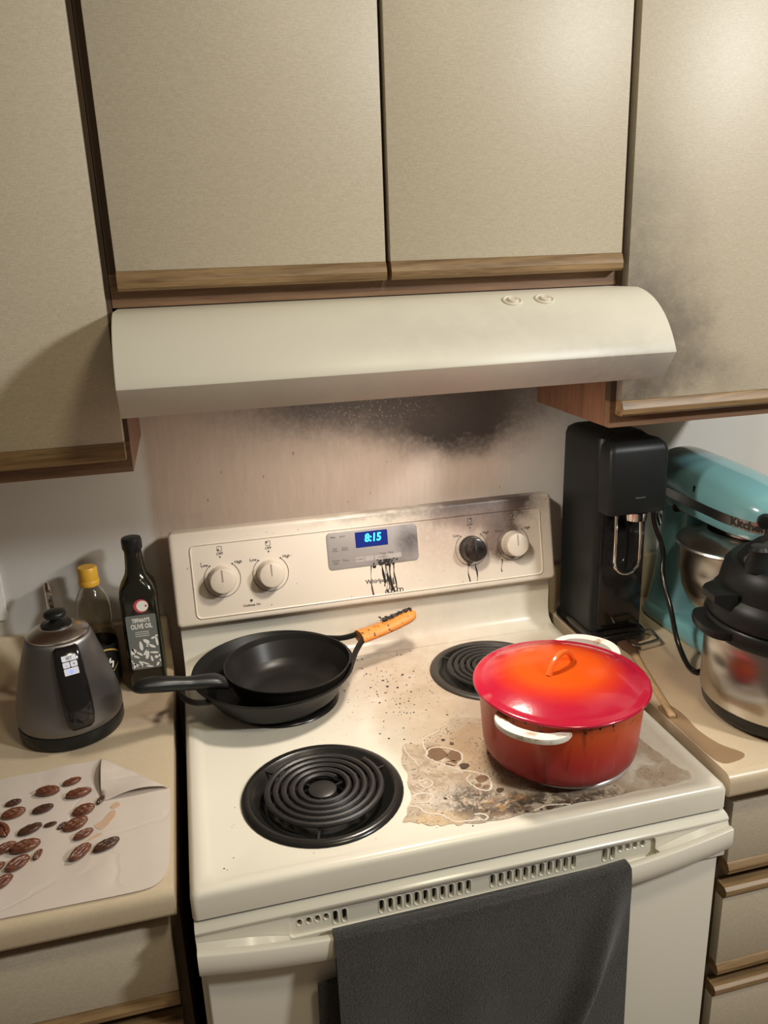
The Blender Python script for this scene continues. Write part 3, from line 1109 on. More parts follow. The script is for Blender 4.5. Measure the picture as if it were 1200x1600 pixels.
MAT['pot_lid'] = t.set(col, .20, coat=.5)
t = NT('worn_white_handle')
MAT['pot_handle'] = t.set(t.mix(t.ss(t.noise(t.obj, 45, 4), .55, .68), (.78, .74, .68), (.50, .36, .24)), .4)
MAT['pot_orange'] = simple('orange_enamel', (.80, .13, .02), .2, var=.1, coat=.4)

body = [(0, .0), (.101, .0), (.1105, .003), (.1155, .010), (.1175, .022), (.1225, .085), (.1245, .105), (.1252, .108), (.1235, .1085), (.1205, .104), (.1140, .025), (.100, .012), (0, .010)]
obj('pot_body', lathe(body, (PX, PY, PZ), seg=80), 'pot_body', pot, sharp=60)
lidp = [(0, .1060), (.1195, .1060), (.1205, .1090), (.1305, .1100), (.1325, .1122), (.1320, .1140), (.1285, .1152), (.1210, .1158), (.1175, .1170), (.105, .1225), (.080, .1290), (.050, .1335), (.020, .1355), (0, .1358)]
lid = obj('lid', lathe(lidp, (PX, PY, PZ), seg=80), 'pot_lid', pot, sharp=60)
a = math.radians(32)
d = Vector((math.cos(a), math.sin(a), 0))
hp = []
for k in range(15):
    u = -1 + 2 * k / 14
    hp.append(Vector((PX, PY, PZ + .1335)) + d * (.033 * u) + Vector((0, 0, .024 * (1 - abs(u) ** 2.4))))
obj('lid_handle', tube(hp, [.0052] + [.0042] * 13 + [.0052], 10), 'pot_orange', lid)
for ang in (225, 45):
    a0 = math.radians(ang)
    rings = []
    for k in range(25):
        u = -1 + 2 * k / 24
        a = a0 + u * .46
        R1 = .1225 + .0005
        R2 = .1250 + (.029 if ang == 225 else .041) * max(0, 1 - abs(u) ** 2.6) ** .75
        mid = .100 if ang == 225 else .104 + .006 * max(0, 1 - abs(u) ** 2.6)
        ci, si = math.cos(a), math.sin(a)
        Ri = max(R1, R2 - .017)
        rings.append([Vector((PX + ci * Ri, PY + si * Ri, PZ + mid - .006)), Vector((PX + ci * R2, PY + si * R2, PZ + mid - .005)), Vector((PX + ci * (R2 + .001), PY + si * (R2 + .001), PZ + mid)),
                      Vector((PX + ci * R2, PY + si * R2, PZ + mid + .003)), Vector((PX + ci * Ri, PY + si * Ri, PZ + mid + .003))])
    hdl = obj('handle', loft(rings), 'pot_handle', pot)
    hdl['label'] = 'worn white enamel handle'

# ------------------------------------------------------------------ skillets
SX, SY, SZ = -.219, -.207, ZF + .0130
sk = thing('skillet', 'black cast-iron skillet with an orange sleeve on its handle, on the rear burner', 'skillet', (SX, SY, SZ))
outp = [(0, 0), (.098, 0), (.104, .002), (.1085, .008), (.1400, .0500), (.1425, .0530), (.1425, .0545), (.1385, .0550), (.1365, .0520), (.1060, .0110), (.100, .0060), (0, .0060)]
obj('pan_body', lathe(outp, (SX, SY, SZ), seg=80), 'iron', sk, sharp=50)
a = math.radians(16)
D = Vector((math.cos(a), math.sin(a), 0))
N = Vector((-D.y, D.x, 0))
C0 = Vector((SX, SY, SZ))
fork = BM()
for s in (1, -1):
    tube(catmull([C0 + D * .118 + N * s * .068 + Vector((0, 0, .049)), C0 + D * .146 + N * s * .034 + Vector((0, 0, .053)), C0 + D * .168 + N * s * .016 + Vector((0, 0, .060)), C0 + D * .190 + N * s * .006 + Vector((0, 0, .068))], 5), .0055, 8, fork)
obj('handle_fork', fork, 'iron', sk)
rings = []
for k in range(19):
    u = k / 18
    c = C0 + D * (.172 + .125 * u) + Vector((0, 0, .062 + .018 * u - .004 * math.sin(PI * u)))
    w = (.0200 - .003 * math.sin(PI * u * .9)) * (1 if u < .8 else math.sqrt(max(.0, 1 - ((u - .8) / .2) ** 2)) * .94 + .06)
    hh = .0115 * (1 if u < .85 else math.sqrt(max(.0, 1 - ((u - .85) / .15) ** 2)) * .9 + .1)
    rings.append([c + N * w * math.cos(2 * PI * j / 14) + Vector((0, 0, hh * math.sin(2 * PI * j / 14))) for j in range(14)])
t = NT('orange_silicone')
col = t.mix(t.noise(t.obj, 60, 2), (.72, .24, .045), (.80, .29, .06))
v = t.voronoi(t.warp(t.pos, 60, .01), 110.0)
msk = t.math('MULTIPLY', t.ss(v, .20, .34, 1, 0), t.ss(t.noise(t.pos, 45.0, 2.0), .42, .56))
col = t.mix(t.math('MULTIPLY', msk, .9), col, (.07, .035, .02))
MAT['silicone'] = t.set(col, .5)
sl = obj('handle_sleeve', loft(rings), 'silicone', sk, sharp=60)
sl['label'] = 'orange silicone sleeve flecked with soot'
cr = BM()
fl = cr
for k in range(150):
    u = random.uniform(.42, .93)
    s = random.gauss(.007, .0050)
    c = C0 + D * (.172 + .125 * u) + N * s + Vector((0, 0, .0740 + .018 * u - abs(s) * .25))
    flake(c - Vector((0, 0, .0012)), random.choice((.0018, .0028, .004)), Vector((random.uniform(-.5, .5), random.uniform(-.5, .5), 1)))
tag(obj('char_crust', cr, 'char', sl), kind='stuff')
# helper loop opposite the handle
hl = [C0 - D * .128 + N * .042 + Vector((0, 0, .045)), C0 - D * .152 + N * .034 + Vector((0, 0, .047)), C0 - D * .164 + N * .014 + Vector((0, 0, .048)), C0 - D * .164 - N * .014 + Vector((0, 0, .048)), C0 - D * .152 - N * .034 + Vector((0, 0, .047)), C0 - D * .128 - N * .042 + Vector((0, 0, .045))]
obj('helper_handle', tube(catmull(hl, 5), .0050, 8), 'iron', sk)

FX, FY_, FZ = -.196, -.2285, SZ + .0075
fp = thing('frying_pan', 'smaller black nonstick frying pan nested inside the cast-iron skillet', 'frying pan', (FX, FY_, FZ))
inn = [(0, 0), (.076, 0), (.082, .002), (.0870, .008), (.1075, .0600), (.1095, .0628), (.1098, .0640), (.1080, .0645), (.1068, .0615), (.1030, .0450), (.0960, .0270), (.0860, .0140), (.0740, .0070), (.060, .0046), (0, .0040)]
obj('pan_body', lathe(inn, (FX, FY_, FZ), seg=80), 'nonstick', fp, sharp=60)
a = math.radians(195.6)
D2 = Vector((math.cos(a), math.sin(a), 0))
N2 = Vector((-D2.y, D2.x, 0))
C1 = Vector((FX, FY_, FZ))
obj('handle_bracket', box(-.5, .5, -.5, .5, -.5, .5), 'chrome', fp) if False else None
br = BM()
rings = []
for u in (0, .5, 1):
    c = C1 + D2 * (.101 + .022 * u) + Vector((0, 0, .050 + .010 * u))
    rings.append([c + N2 * p + Vector((0, 0, q)) for p, q in ((.010, -.004), (.010, .004), (-.010, .004), (-.010, -.004))])
obj('handle_bracket', loft(rings, br), 'chrome', fp)
rings = []
key = [(.113, .0165, .011, .056), (.126, .0190, .0125, .063), (.148, .0165, .0125, .068), (.172, .0135, .0115, .073), (.196, .0150, .0125, .080), (.220, .0165, .0130, .086), (.240, .0160, .0120, .090), (.254, .0130, .0100, .091), (.262, .0070, .0055, .091)]
kk = catmull([Vector((k[0], k[1], k[2])) for k in key], 3)
kz = catmull([Vector((k[0], k[3], 0)) for k in key], 3)
for q, z in zip(kk, kz):
    c = C1 + D2 * q.x + Vector((0, 0, z.y))
    rings.append([c + N2 * (q.y * math.cos(2 * PI * j / 14)) + Vector((0, 0, q.z * math.sin(2 * PI * j / 14))) for j in range(14)])
obj('handle', loft(rings), 'black_plastic', fp, sharp=60)

# ------------------------------------------------------------------ kettle
KX, KY, KZ = -.564, -.194, CZ + .001
ke = thing('electric_kettle', 'dark grey gooseneck electric kettle with lit buttons beside the oil bottles', 'kettle', (KX, KY, KZ))
obj('power_base', lathe([(0.0000, 0.0000), (0.0733, 0.0000), (0.0815, 0.0019), (0.0840, 0.0077), (0.0844, 0.0193), (0.0838, 0.0251), (0.0000, 0.0251)], (KX, KY, KZ), seg=64), 'black_plastic', ke, sharp=40)
obj('kettle_body', lathe([(0.0000, 0.0256), (0.0825, 0.0256), (0.0841, 0.0309), (0.0844, 0.0405), (0.0820, 0.0598), (0.0762, 0.0868), (0.0680, 0.1177), (0.0598, 0.1447), (0.0536, 0.1660), (0.0502, 0.1723), (0.0483, 0.1737), (0.0000, 0.1737)], (KX, KY, KZ), seg=64), 'gunmetal', ke, sharp=50)
klid = obj('lid', lathe([(0.0000, 0.1739), (0.0490, 0.1739), (0.0494, 0.1761), (0.0478, 0.1780), (0.0347, 0.1853), (0.0270, 0.1877), (0.0265, 0.1896), (0.0000, 0.1896)], (KX, KY, KZ), seg=56), 'lid_steel', ke, sharp=40)
obj('lid_knob', lathe([(0.0000, 0.1897), (0.0241, 0.1897), (0.0241, 0.1916), (0.0135, 0.1940), (0.0087, 0.1978), (0.0092, 0.2017), (0.0169, 0.2041), (0.0183, 0.2075), (0.0164, 0.2118), (0.0097, 0.2142), (0.0000, 0.2147)], (KX, KY, KZ), seg=40), 'black_plastic', klid, sharp=50)
ha = math.radians(-71)
hd3 = Vector((math.cos(ha), math.sin(ha), 0))
hn3 = Vector((-hd3.y, hd3.x, 0))
KC = Vector((KX, KY, KZ))
rings = []
hk = [(.1700, .0510, .0150, .008), (.166, .0560, .0195, .014), (.148, .0625, .0215, .018), (.118, .0720, .0225, .021), (.088, .0815, .0230, .021), (.062, .0885, .0225, .018), (.046, .0905, .0200, .012), (.039, .0890, .0150, .006)]
for z, r, w, dep in hk:
    ring = []
    for j in range(16):
        an = 2 * PI * j / 16
        cx, cy = math.cos(an), math.sin(an)
        px = w * math.copysign(abs(cx) ** .6, cx)
        pd = dep * math.copysign(abs(cy) ** .7, cy) * .5
        ring.append(KC + hd3 * (r + pd - .003) + hn3 * px + Vector((0, 0, z)))
    rings.append(ring)
obj('handle', loft(rings), 'gloss_black', ke, sharp=60)


def hand_face(u, v, off=.0006):
    """a point on the outer face of the kettle handle; v is height above the base"""
    hs = hk[::-1]
    for (z0, r0, _, d0), (z1, r1, _, d1) in zip(hs, hs[1:]):
        if z0 <= v <= z1:
            q = (v - z0) / (z1 - z0)
            rr = r0 + (r1 - r0) * q + (d0 + (d1 - d0) * q) * .5
            return KC + hd3 * (rr - .003 + off) + hn3 * u + Vector((0, 0, v))
    return KC


tt = NT('lit_button')
MAT['button_lit'] = tt.set((.55, .56, .60), .4, emit=(.62, .64, .78), emit_s=.22)
tt = NT('blue_button_light')
MAT['button_blue'] = tt.set((.2, .25, .9), .4, emit=(.10, .16, 1.0), emit_s=1.8)
for x0, x1, z0, z1, s in ((-.011, .011, .151, .159, 'SET'), (-.011, -.0006, .1415, .1495, '-'), (.0006, .011, .1415, .1495, '+'), (-.011, .011, .130, .140, '')):
    bmx = prism(rrect(x0, x1, z0, z1, .001, 2), lambda a, b: hand_face(a, b, -.0015), lambda a, b: hand_face(a, b, .0010))
    bo = obj('button', bmx, 'button_lit', ke)
    if s:
        obj('button_print', text_bm(s, .006, lambda u, v: hand_face((x0 + x1) / 2 + u, (z0 + z1) / 2 + v, .0014), .0001), 'print', bo)
    else:
        flat = BM()
        flat_poly(flat, [hand_face(a, b, .0014) for a, b in circle_pts(0, .135, .0030, 16)])
        obj('power_light', flat, 'button_blue', bo)
sa = math.radians(103)
sd = Vector((math.cos(sa), math.sin(sa), 0))
spt_ = [KC + sd * .080 + Vector((0, 0, .055)), KC + sd * .105 + Vector((0, 0, .070)), KC + sd * .122 + Vector((0, 0, .110)), KC + sd * .114 + Vector((0, 0, .150)), KC + sd * .112 + Vector((0, 0, .180)), KC + sd * .118 + Vector((0, 0, .202)), KC + sd * .132 + Vector((0, 0, .213))]
obj('gooseneck_spout', tube(catmull(spt_, 6), [.0085 - .004 * k / 36 for k in range(37)], 10), 'chrome', ke)

# ------------------------------------------------------------------ bottles
OX, OY, OZ = -.440, -.078, CZ + .0005
ob = thing('oil_bottle', 'tall square dark olive oil bottle with a grey leaf-print label', 'bottle', (OX, OY, OZ))
t = NT('dark_green_glass')
MAT['dark_glass'] = t.set(t.mix(t.noise(t.obj, 20, 2), (.009, .010, .006), (.013, .013, .008)), .13, coat=.3)
rings = []
hb = .0320
for z, hw, r in ((0, .027, .008), (.003, .0305, .009), (.010, hb, .009), (.180, hb, .009), (.193, .0313, .012), (.203, .0285, .0160), (.212, .0235, .0185), (.221, .0190, .0180), (.232, .0168, .0165), (.262, .0148, .0147)):
    rings.append([Vector((OX + a, OY + b, OZ + z)) for a, b in rrect(-hw, hw, -hw, hw, min(r, hw * .99), 5)])
obj('glass', loft(rings), 'dark_glass', ob, sharp=50)
obj('cap', lathe([(0, .2605), (.0150, .2605), (.0152, .264), (.0175, .268), (.0178, .282), (.0165, .287), (.0120, .2885), (0, .2885)], (OX, OY, OZ), seg=32), 'black_plastic', ob, sharp=40)
yl = OY - hb - .0004
MAT['label_grey'] = simple('grey_paper_label', (.145, .155, .145), .6, var=.05)
lb = obj('label', prism(rrect(OX - .0255, OX + .0265, OZ + .045, OZ + .151, .003), lambda a, b: Vector((a, yl + .0003, b)), lambda a, b: Vector((a, yl - .0003, b))), 'label_grey', ob)
tx = BM()
yt = yl - .0006
merge(tx, text_bm("TIFFANY'S", .0110, lambda u, v: Vector((OX + .0005 + u, yt, OZ + .1405 + v)), .0004, stretch=.62))
merge(tx, text_bm('OLIVE OIL', .0125, lambda u, v: Vector((OX + .0005 + u, yt, OZ + .1290 + v)), .0004, stretch=.66))
for dz, s in ((.1185, 'EXTRA VIRGIN'), (.1145, 'COLD  PRESS'), (.1105, 'OLIVE OIL')):
    flat_poly(tx, [Vector((OX + u, yt, OZ + dz + v)) for u, v in ((-.012, -.0005), (.012, -.0005), (.012, .0005), (-.012, .0005))])
obj('label_text', tx, 'white_print', lb)
lf = BM()


def leaf(x, z, ln, w, ang):
    a = math.radians(ang)
    pts = []
    for k in range(12):
        q = 2 * PI * k / 12
        u = ln / 2 + ln / 2 * math.cos(q)
        v = w / 2 * math.sin(q) * (1 - .25 * math.cos(q))
        px, pz = x + u * math.cos(a) - v * math.sin(a), z + u * math.sin(a) + v * math.cos(a)
        px = min(max(px, -.0250), .0260)
        pz = min(max(pz, .0455), .150)
        pts.append(Vector((OX + px, yt, OZ + pz)))
    flat_poly(lf, pts)


for L in ((-.021, .072, .017, .006, 88), (-.022, .062, .018, .004, 150), (-.024, .060, .020, .004, -35), (-.014, .079, .012, .006, 130), (-.004, .082, .019, .006, 95), (-.004, .072, .015, .004, 140), (-.010, .068, .015, .004, 150), (.002, .064, .017, .006, 75), (-.002, .072, .012, .004, 60),
          (-.018, .052, .012, .003, -10), (-.006, .052, .012, .004, 120), (.006, .052, .018, .003, 150), (.012, .058, .012, .004, 100), (.010, .095, .013, .007, 140), (.020, .085, .018, .005, 150), (.024, .088, .020, .004, 95), (.014, .103, .008, .004, 20), (.021, .108, .010, .003, 0), (.004, .090, .006, .004, 0), (.016, .066, .007, .006, 0), (.023, .068, .006, .005, 0), (.024, .074, .016, .004, 170), (.018, .048, .012, .004, 60), (.022, .055, .010, .004, 45), (-.022, .048, .012, .004, 70), (.012, .048, .014, .003, 170)):
    leaf(*L)
obj('leaf_print', lf, 'white_print', lb)
st = obj('sticker', prism(circle_pts(OX + .004, OZ + .168, .0128, 28), lambda a, b: Vector((a, yl + .0003, b)), lambda a, b: Vector((a, yl - .0003, b))), simple('red_sticker', (.52, .06, .08), .5), ob)
fw = BM()
flat_poly(fw, [Vector((a, yt, b)) for a, b in circle_pts(OX + .0062, OZ + .168, .0102, 24)])
obj('crescent_print', fw, 'white_print', st)
star = BM()
flat_poly(star, [Vector((OX + .0125 + (.0032 if k % 2 == 0 else .0013) * math.sin(2 * PI * k / 10), yt - .0003, OZ + .168 + (.0032 if k % 2 == 0 else .0013) * math.cos(2 * PI * k / 10))) for k in range(10)])
obj('star_print', star, simple('red_print', (.42, .05, .06), .5), st)

VX, VY, VZ = -.522, -.068, CZ + .0005
vb2 = thing('syrup_bottle', 'clear bottle with a yellow screw cap behind the kettle', 'bottle', (VX, VY, VZ))
t = NT('clear_bottle')
MAT['clear'] = t.set((.86, .83, .76), .06, trans=1.0, ior=1.30)
rings = []
obj('bottle_shell', lathe([(0, .0), (.026, 0), (.0325, .005), (.0340, .014), (.0340, .100), (.0325, .108), (.0280, .120), (.0285, .128), (.0305, .140), (.0300, .165), (.0260, .182), (.0190, .196), (.0150, .203), (.0145, .212), (.0132, .212), (.0135, .203), (.0172, .195), (.0245, .181), (.0285, .164), (.0290, .140), (.0268, .127), (.0265, .119), (.0310, .107), (.0325, .100), (.0325, .014), (.031, .006), (.025, .0015), (0, .0015)], (VX, VY, VZ), seg=48), 'clear', vb2, sharp=60)
t = NT('syrup')
MAT['syrup'] = t.set((.23, .12, .035), .08)
obj('contents', lathe([(0, .002), (.025, .002), (.0305, .0065), (.0318, .014), (.0318, .060), (0, .060)], (VX, VY, VZ), seg=40), 'syrup', vb2)
obj('screw_cap', lathe([(0, .2045), (.0175, .2045), (.0180, .206), (.0180, .213), (.0170, .2145), (.0172, .216), (.0170, .236), (.0155, .2385), (0, .2385)], (VX, VY, VZ), seg=36), simple('yellow_cap', (.72, .40, .035), .4), vb2, sharp=40)
lab = obj('label_band', lathe([(.0342, .020), (.0345, .020), (.0345, .094), (.0342, .094)], (VX, VY, VZ), seg=48), 'black_plastic', vb2)


def cyl(u, v, r=.0349):
    a = -PI / 2 + .35 + u / r
    return Vector((VX + r * math.cos(a), VY + r * math.sin(a), VZ + v))


gp = BM()
for k in range(12):
    u0, u1 = -.030 + .005 * k, -.030 + .005 * (k + 1)
    f_ = lambda u: .086 - u * u * 14
    flat_poly(gp, [cyl(u0, f_(u0)), cyl(u1, f_(u1)), cyl(u1, f_(u1) + .003), cyl(u0, f_(u0) + .003)])
for k in range(8):
    u0, u1 = -.002 + .0035 * k, -.002 + .0035 * (k + 1)
    f_ = lambda u: .030 + u * .9
    flat_poly(gp, [cyl(u0, f_(u0)), cyl(u1, f_(u1)), cyl(u1, f_(u1) + .002), cyl(u0, f_(u0) + .002)])
obj('gold_print', gp, simple('gold_print', (.55, .38, .08), .5), lab)
obj('script_print', text_bm('h', .026, lambda u, v: cyl(.010 + u + v * .3, .058 + v), .0006), 'white_print', lab)

# ------------------------------------------------------------------ soda maker
so = thing('soda_maker', 'tall matte black carbonating machine standing beside the stove console', 'soda maker', (.458, -.13, CZ))
z0 = CZ + .0005
rings = []
for z, i in ((.0, .002), (.004, 0.0), (.018, 0.0), (.024, .004), (.026, .008)):
    rings.append([Vector((a, b, z0 + z)) for a, b in rrect(.398 + i, .521 - i, -.214 + i, -.036 - i, .022, 6)])
obj('base', loft(rings), 'gloss_black', so, sharp=40)
rings = []
for z, i in ((.0262, .0), (.285, .0), (.400, .001), (.412, .004), (.4185, .012), (.420, .024)):
    rings.append([Vector((a, b, z0 + z)) for a, b in rrect(.404 + i, .515 - i, -.197 + i, -.042 - i, .018, 6)])
obj('tower', loft(rings), 'matte_black', so, sharp=40)
rings = []
for z, i, fy in ((.2775, .005, -.238), (.280, .001, -.243), (.290, 0, -.245), (.395, .0, -.243), (.406, .003, -.239), (.413, .010, -.230), (.4165, .022, -.214)):
    rings.append([Vector((a, b, z0 + z)) for a, b in rrect(.4005 + i, .5195 - i, fy, -.1975, .010, 5)])
obj('head', loft(rings), 'matte_black', so, sharp=40)
obj('recess_panel', box(.414, .505, -.1995, -.1972, z0 + .030, z0 + .277, .001), 'gloss_black', so)
obj('nozzle', lathe([(0, .262), (.020, .262), (.022, .2775), (0, .2775)], (.470, -.221, z0), seg=28), 'chrome', so)
lp = [(.430, -.222, z0 + .272), (.431, -.222, z0 + .225)]
for k in range(9):
    a = PI + PI * k / 8
    lp.append((.457 + .026 * math.cos(a), -.222, z0 + .180 + .026 * math.sin(a)))
lp += [(.483, -.222, z0 + .225), (.480, -.222, z0 + .272)]
obj('bottle_clamp', tube(lp, .0028, 8, upv=(0, -1, 0)), simple('polished_bar', (.9, .9, .88), .12, 1.0, var=.02), so)
obj('logo_bar', box(.452, .473, -.2462, -.2452, z0 + .309, z0 + .3115), 'steel_dull', so)
obj('drip_grate', lathe([(0, .0262), (.030, .0262), (.034, .030), (.032, .032), (0, .0295)], (.460, -.168, z0), seg=28) if False else box(.425, .495, -.2130, -.2005, z0 + .0262, z0 + .029, .001), 'gloss_black', so)

# black cable between the machines
cb_ = [(.5235, -.196, 1.176), (.527, -.199, 1.150), (.5375, -.215, 1.103), (.527, -.235, 1.060), (.522, -.275, 1.011), (.517, -.31, .962), (.517, -.345, .930), (.524, -.358, .9212), (.535, -.3600, .9200), (.565, -.350, .9195)]
o = obj('power_cable', tube(catmull(cb_, 7), .0048, 8), 'gloss_black', None, (.52, -.3, CZ), sharp=60)
tag(o, 'thick glossy black cable hanging between the carbonating machine and the mixer', 'cable')

# ------------------------------------------------------------------ stand mixer
MX = .660
mx = thing('stand_mixer', 'teal tilt-head stand mixer with a steel bowl behind the pressure cooker', 'mixer', (MX, -.22, CZ))
t = NT('teal_enamel')
MAT['teal'] = t.set(t.mix(t.noise(t.obj, 8, 2), (.200, .455, .505), (.225, .490, .540)), .20, coat=.5)
ZM = CZ + .0005


def sup(cx, cy, cz, w, h, n=28, e=.75, axis='y'):
    pts = []
    for k in range(n):
        a = 2 * PI * k / n
        c, s = math.cos(a), math.sin(a)
        pts.append(Vector((cx + w * math.copysign(abs(c) ** e, c), cy, cz + h * math.copysign(abs(s) ** e, s))))
    return pts


rings = []
for z, i in ((.0, .004), (.004, .0), (.020, .001), (.030, .006), (.034, .014)):
    rings.append([Vector((a, b, ZM + z)) for a, b in rrect(MX - .082 + i, MX + .082 - i, -.352 + i, -.058 - i, .055, 8)])
obj('base', loft(rings), 'teal', mx, sharp=50)
rings = []
for z, w, yb, yf in ((.030, .074, -.060, -.200), (.060, .064, -.060, -.180), (.110, .052, -.061, -.160), (.170, .046, -.062, -.152), (.225, .045, -.063, -.160), (.250, .047, -.063, -.180), (.262, .044, -.066, -.180)):
    rings.append([Vector((a, b, ZM + z)) for a, b in rrect(MX - w, MX + w, yf, yb, min(w, (yb - yf) / 2) * .75, 6)])
obj('pedestal', loft(rings), 'teal', mx, sharp=50)
HS = [(-.046, .018, .016, 1.216), (-.050, .036, .032, 1.216), (-.062, .052, .047, 1.216), (-.085, .060, .053, 1.2155), (-.14, .0635, .0535, 1.214), (-.22, .0645, .0530, 1.211), (-.29, .0645, .0520, 1.207), (-.335, .060, .0480, 1.204), (-.368, .050, .041, 1.202), (-.392, .034, .030, 1.200), (-.402, .016, .014, 1.200)]
cs = catmull([Vector((a, b, c)) for a, b, c, _ in HS], 3)
cz_ = catmull([Vector((a, d_, 0)) for a, _, _, d_ in HS], 3)
obj('motor_head', loft([sup(MX, q.x, z.y, q.y, q.z, 32, .86) for q, z in zip(cs, cz_)]), 'teal', mx, sharp=60)


def hw_at(y, z):
    for (y0, w0, h0, c0), (y1, w1, h1, c1) in zip(HS, HS[1:]):
        if y1 <= y <= y0:
            q = (y - y0) / (y1 - y0)
            w, h, c = w0 + (w1 - w0) * q, h0 + (h1 - h0) * q, c0 + (c1 - c0) * q
            k = min(1, abs((z - c) / h))
            s_ = k ** (1 / .86)
            return w * max(0, 1 - s_ * s_) ** (.86 / 2)
    return 0.0


# band: path down the left side, round the nose and back
bz0, bz1 = 1.179, 1.199
path = []
ysb = [-.10, -.14, -.18, -.22, -.26, -.29, -.32, -.345, -.365, -.380, -.388]
for y in ysb:
    path.append((-hw_at(y, 1.191) - .0022, y))
full = path + [(0, -.3925)] + [(-a, b) for a, b in path[::-1]]
fullv = catmull([Vector((a, b, 0)) for a, b in full], 4)
bb = BM()
rows = []
for v in fullv:
    rows.append([bb.verts.new((MX + v.x * f_, v.y, z)) for f_, z in ((.93, bz0), (1.0, bz0 + .001), (1.0, bz1 - .001), (.95, bz1))])
for a, b in zip(rows, rows[1:]):
    for k in range(3):
        bb.faces.new((a[k], a[k + 1], b[k + 1], b[k]))
band = obj('trim_band', bb, 'steel_dull', mx, sharp=40)
acc = [0.0]
for a, b in zip(fullv, fullv[1:]):
    acc.append(acc[-1] + (b - a).length)


def on_band(u, v):
    for k in range(len(acc) - 1):
        if acc[k] <= u <= acc[k + 1]:
            q = (u - acc[k]) / (acc[k + 1] - acc[k])
            p_ = fullv[k].lerp(fullv[k + 1], q)
            tn_ = (fullv[k + 1] - fullv[k]).normalized()
            n_ = Vector((tn_.y, -tn_.x, 0))
            if n_.dot(Vector((p_.x, p_.y + .2, 0))) < 0:
                n_ = -n_
            return Vector((MX + p_.x, p_.y, 1.191 + v)) + n_ * .0006
    return Vector((MX + fullv[-1].x, fullv[-1].y, 1.191 + v))


obj('band_lettering', text_bm('KitchenAid', .0200, lambda u, v: on_band(.222 + u, v - .002), .0010, align='LEFT', stretch=1.15), 'brand', band)
rings = []
for z, k in ((1.1600, .80), (1.1615, .90), (1.165, .955), (1.179, .985)):
    rg = []
    base = [(v.x, v.y) for v in fullv]
    for a, b in base:
        rg.append(Vector((MX + a * k, -.22 + (b + .22) * (1 - (1 - k) * .6), z)))
    rings.append(rg)
obj('lower_flange', loft(rings), 'teal', mx, sharp=50)
BX, BY = MX, -.268
obj('bowl', lathe([(0, .036), (.042, .036), (.044, .040), (.040, .046), (.050, .056), (.078, .082), (.094, .120), (.1000, .165), (.1005, .205), (.1030, .2085), (.1015, .2100), (.0985, .2075), (.0985, .165), (.0925, .121), (.0765, .084), (.045, .059), (0, .055)], (BX, BY, ZM), seg=64), 'steel', mx, sharp=50)
obj('pouring_shield', lathe([(.1090, .2060), (.1110, .2090), (.1090, .2125), (.1010, .2135), (.0950, .2190), (.070, .2290), (.058, .2345), (.056, .2340), (.070, .2270), (.095, .2165)], (BX, BY, ZM), seg=64), 'lid_steel', mx, sharp=40)
obj('planetary_ring', lathe([(0, .2360), (.044, .2360), (.047, .2380), (.047, .2485), (0, .2485)], (BX, -.300, ZM), seg=40), 'steel', mx, sharp=40)
obj('lock_knob', lathe([(0, 0), (.0090, 0), (.0095, .004), (.0085, .013), (.006, .015), (0, .0155)], (MX - .046, -.150, 1.163), (-1, 0, 0), 20), 'black_plastic', mx)
obj('speed_slot', box(MX - .0645, MX - .0600, -.216, -.209, 1.213, 1.225, .001), 'black_plastic', mx)
obj('attachment_knob', lathe([(.0, .0), (.013, .0), (.014, .004), (.011, .014), (.0, .016)], (MX - .040, -.383, 1.205), (-.65, -.75, 0), 24), 'black_plastic', mx)
obj('power_cord', tube(catmull([(MX - .030, -.058, 1.095), (MX - .022, -.035, 1.11), (MX - .001, -.012, 1.105), (MX + .012, -.008, 1.075), (MX + .02, -.03, 1.03), (MX - .02, -.05, .95)], 6), .0026, 6), 'black_plastic', mx)

# ------------------------------------------------------------------ pressure cooker
QX, QY = .597, -.497
co = thing('pressure_cooker', 'stainless steel electric pressure cooker with a black lid at the right counter edge', 'cooker', (QX, QY, CZ))
obj('base_ring', lathe([(0, 0), (.112, 0), (.121, .003), (.1275, .012), (.1300, .030), (0, .030)], (QX, QY, ZM), seg=72), 'black_plastic', co, sharp=40)
obj('steel_body', lathe([(0, .0302), (.1310, .0302), (.1322, .033), (.1322, .1440), (.1310, .1458), (0, .1458)], (QX, QY, ZM), seg=72), 'steel', co, sharp=40)
obj('rim_housing', lathe([(0, .1460), (.1330, .1460), (.1360, .150), (.1360, .168), (.1330, .172), (0, .172)], (QX, QY, ZM), seg=72), 'black_plastic', co, sharp=40)
QC = Vector((QX, QY, ZM))
for ang in (168, -12):
    a0 = math.radians(ang)
    rings = []
    for k in range(17):
        u = -1 + 2 * k / 16
        a = a0 + u * .40
        R2 = .137 + .020 * max(0, 1 - u ** 4) ** .8
        e = Vector((math.cos(a), math.sin(a), 0))
        rings.append([QC + e * .134 + Vector((0, 0, .150)), QC + e * R2 + Vector((0, 0, .154)), QC + e * (R2 + .001) + Vector((0, 0, .160)), QC + e * R2 + Vector((0, 0, .166)), QC + e * .134 + Vector((0, 0, .167))])
    obj('side_handle', loft(rings), 'black_plastic', co, sharp=50)
clid = obj('lid', lathe([(0, .1722), (.1300, .1722), (.1325, .176), (.1310, .196), (.1260, .206), (.1190, .214), (.1150, .235), (.1110, .252), (.1020, .262), (.080, .266), (0, .267)], (QX, QY, ZM), seg=72), 'matte_black', co, sharp=30)
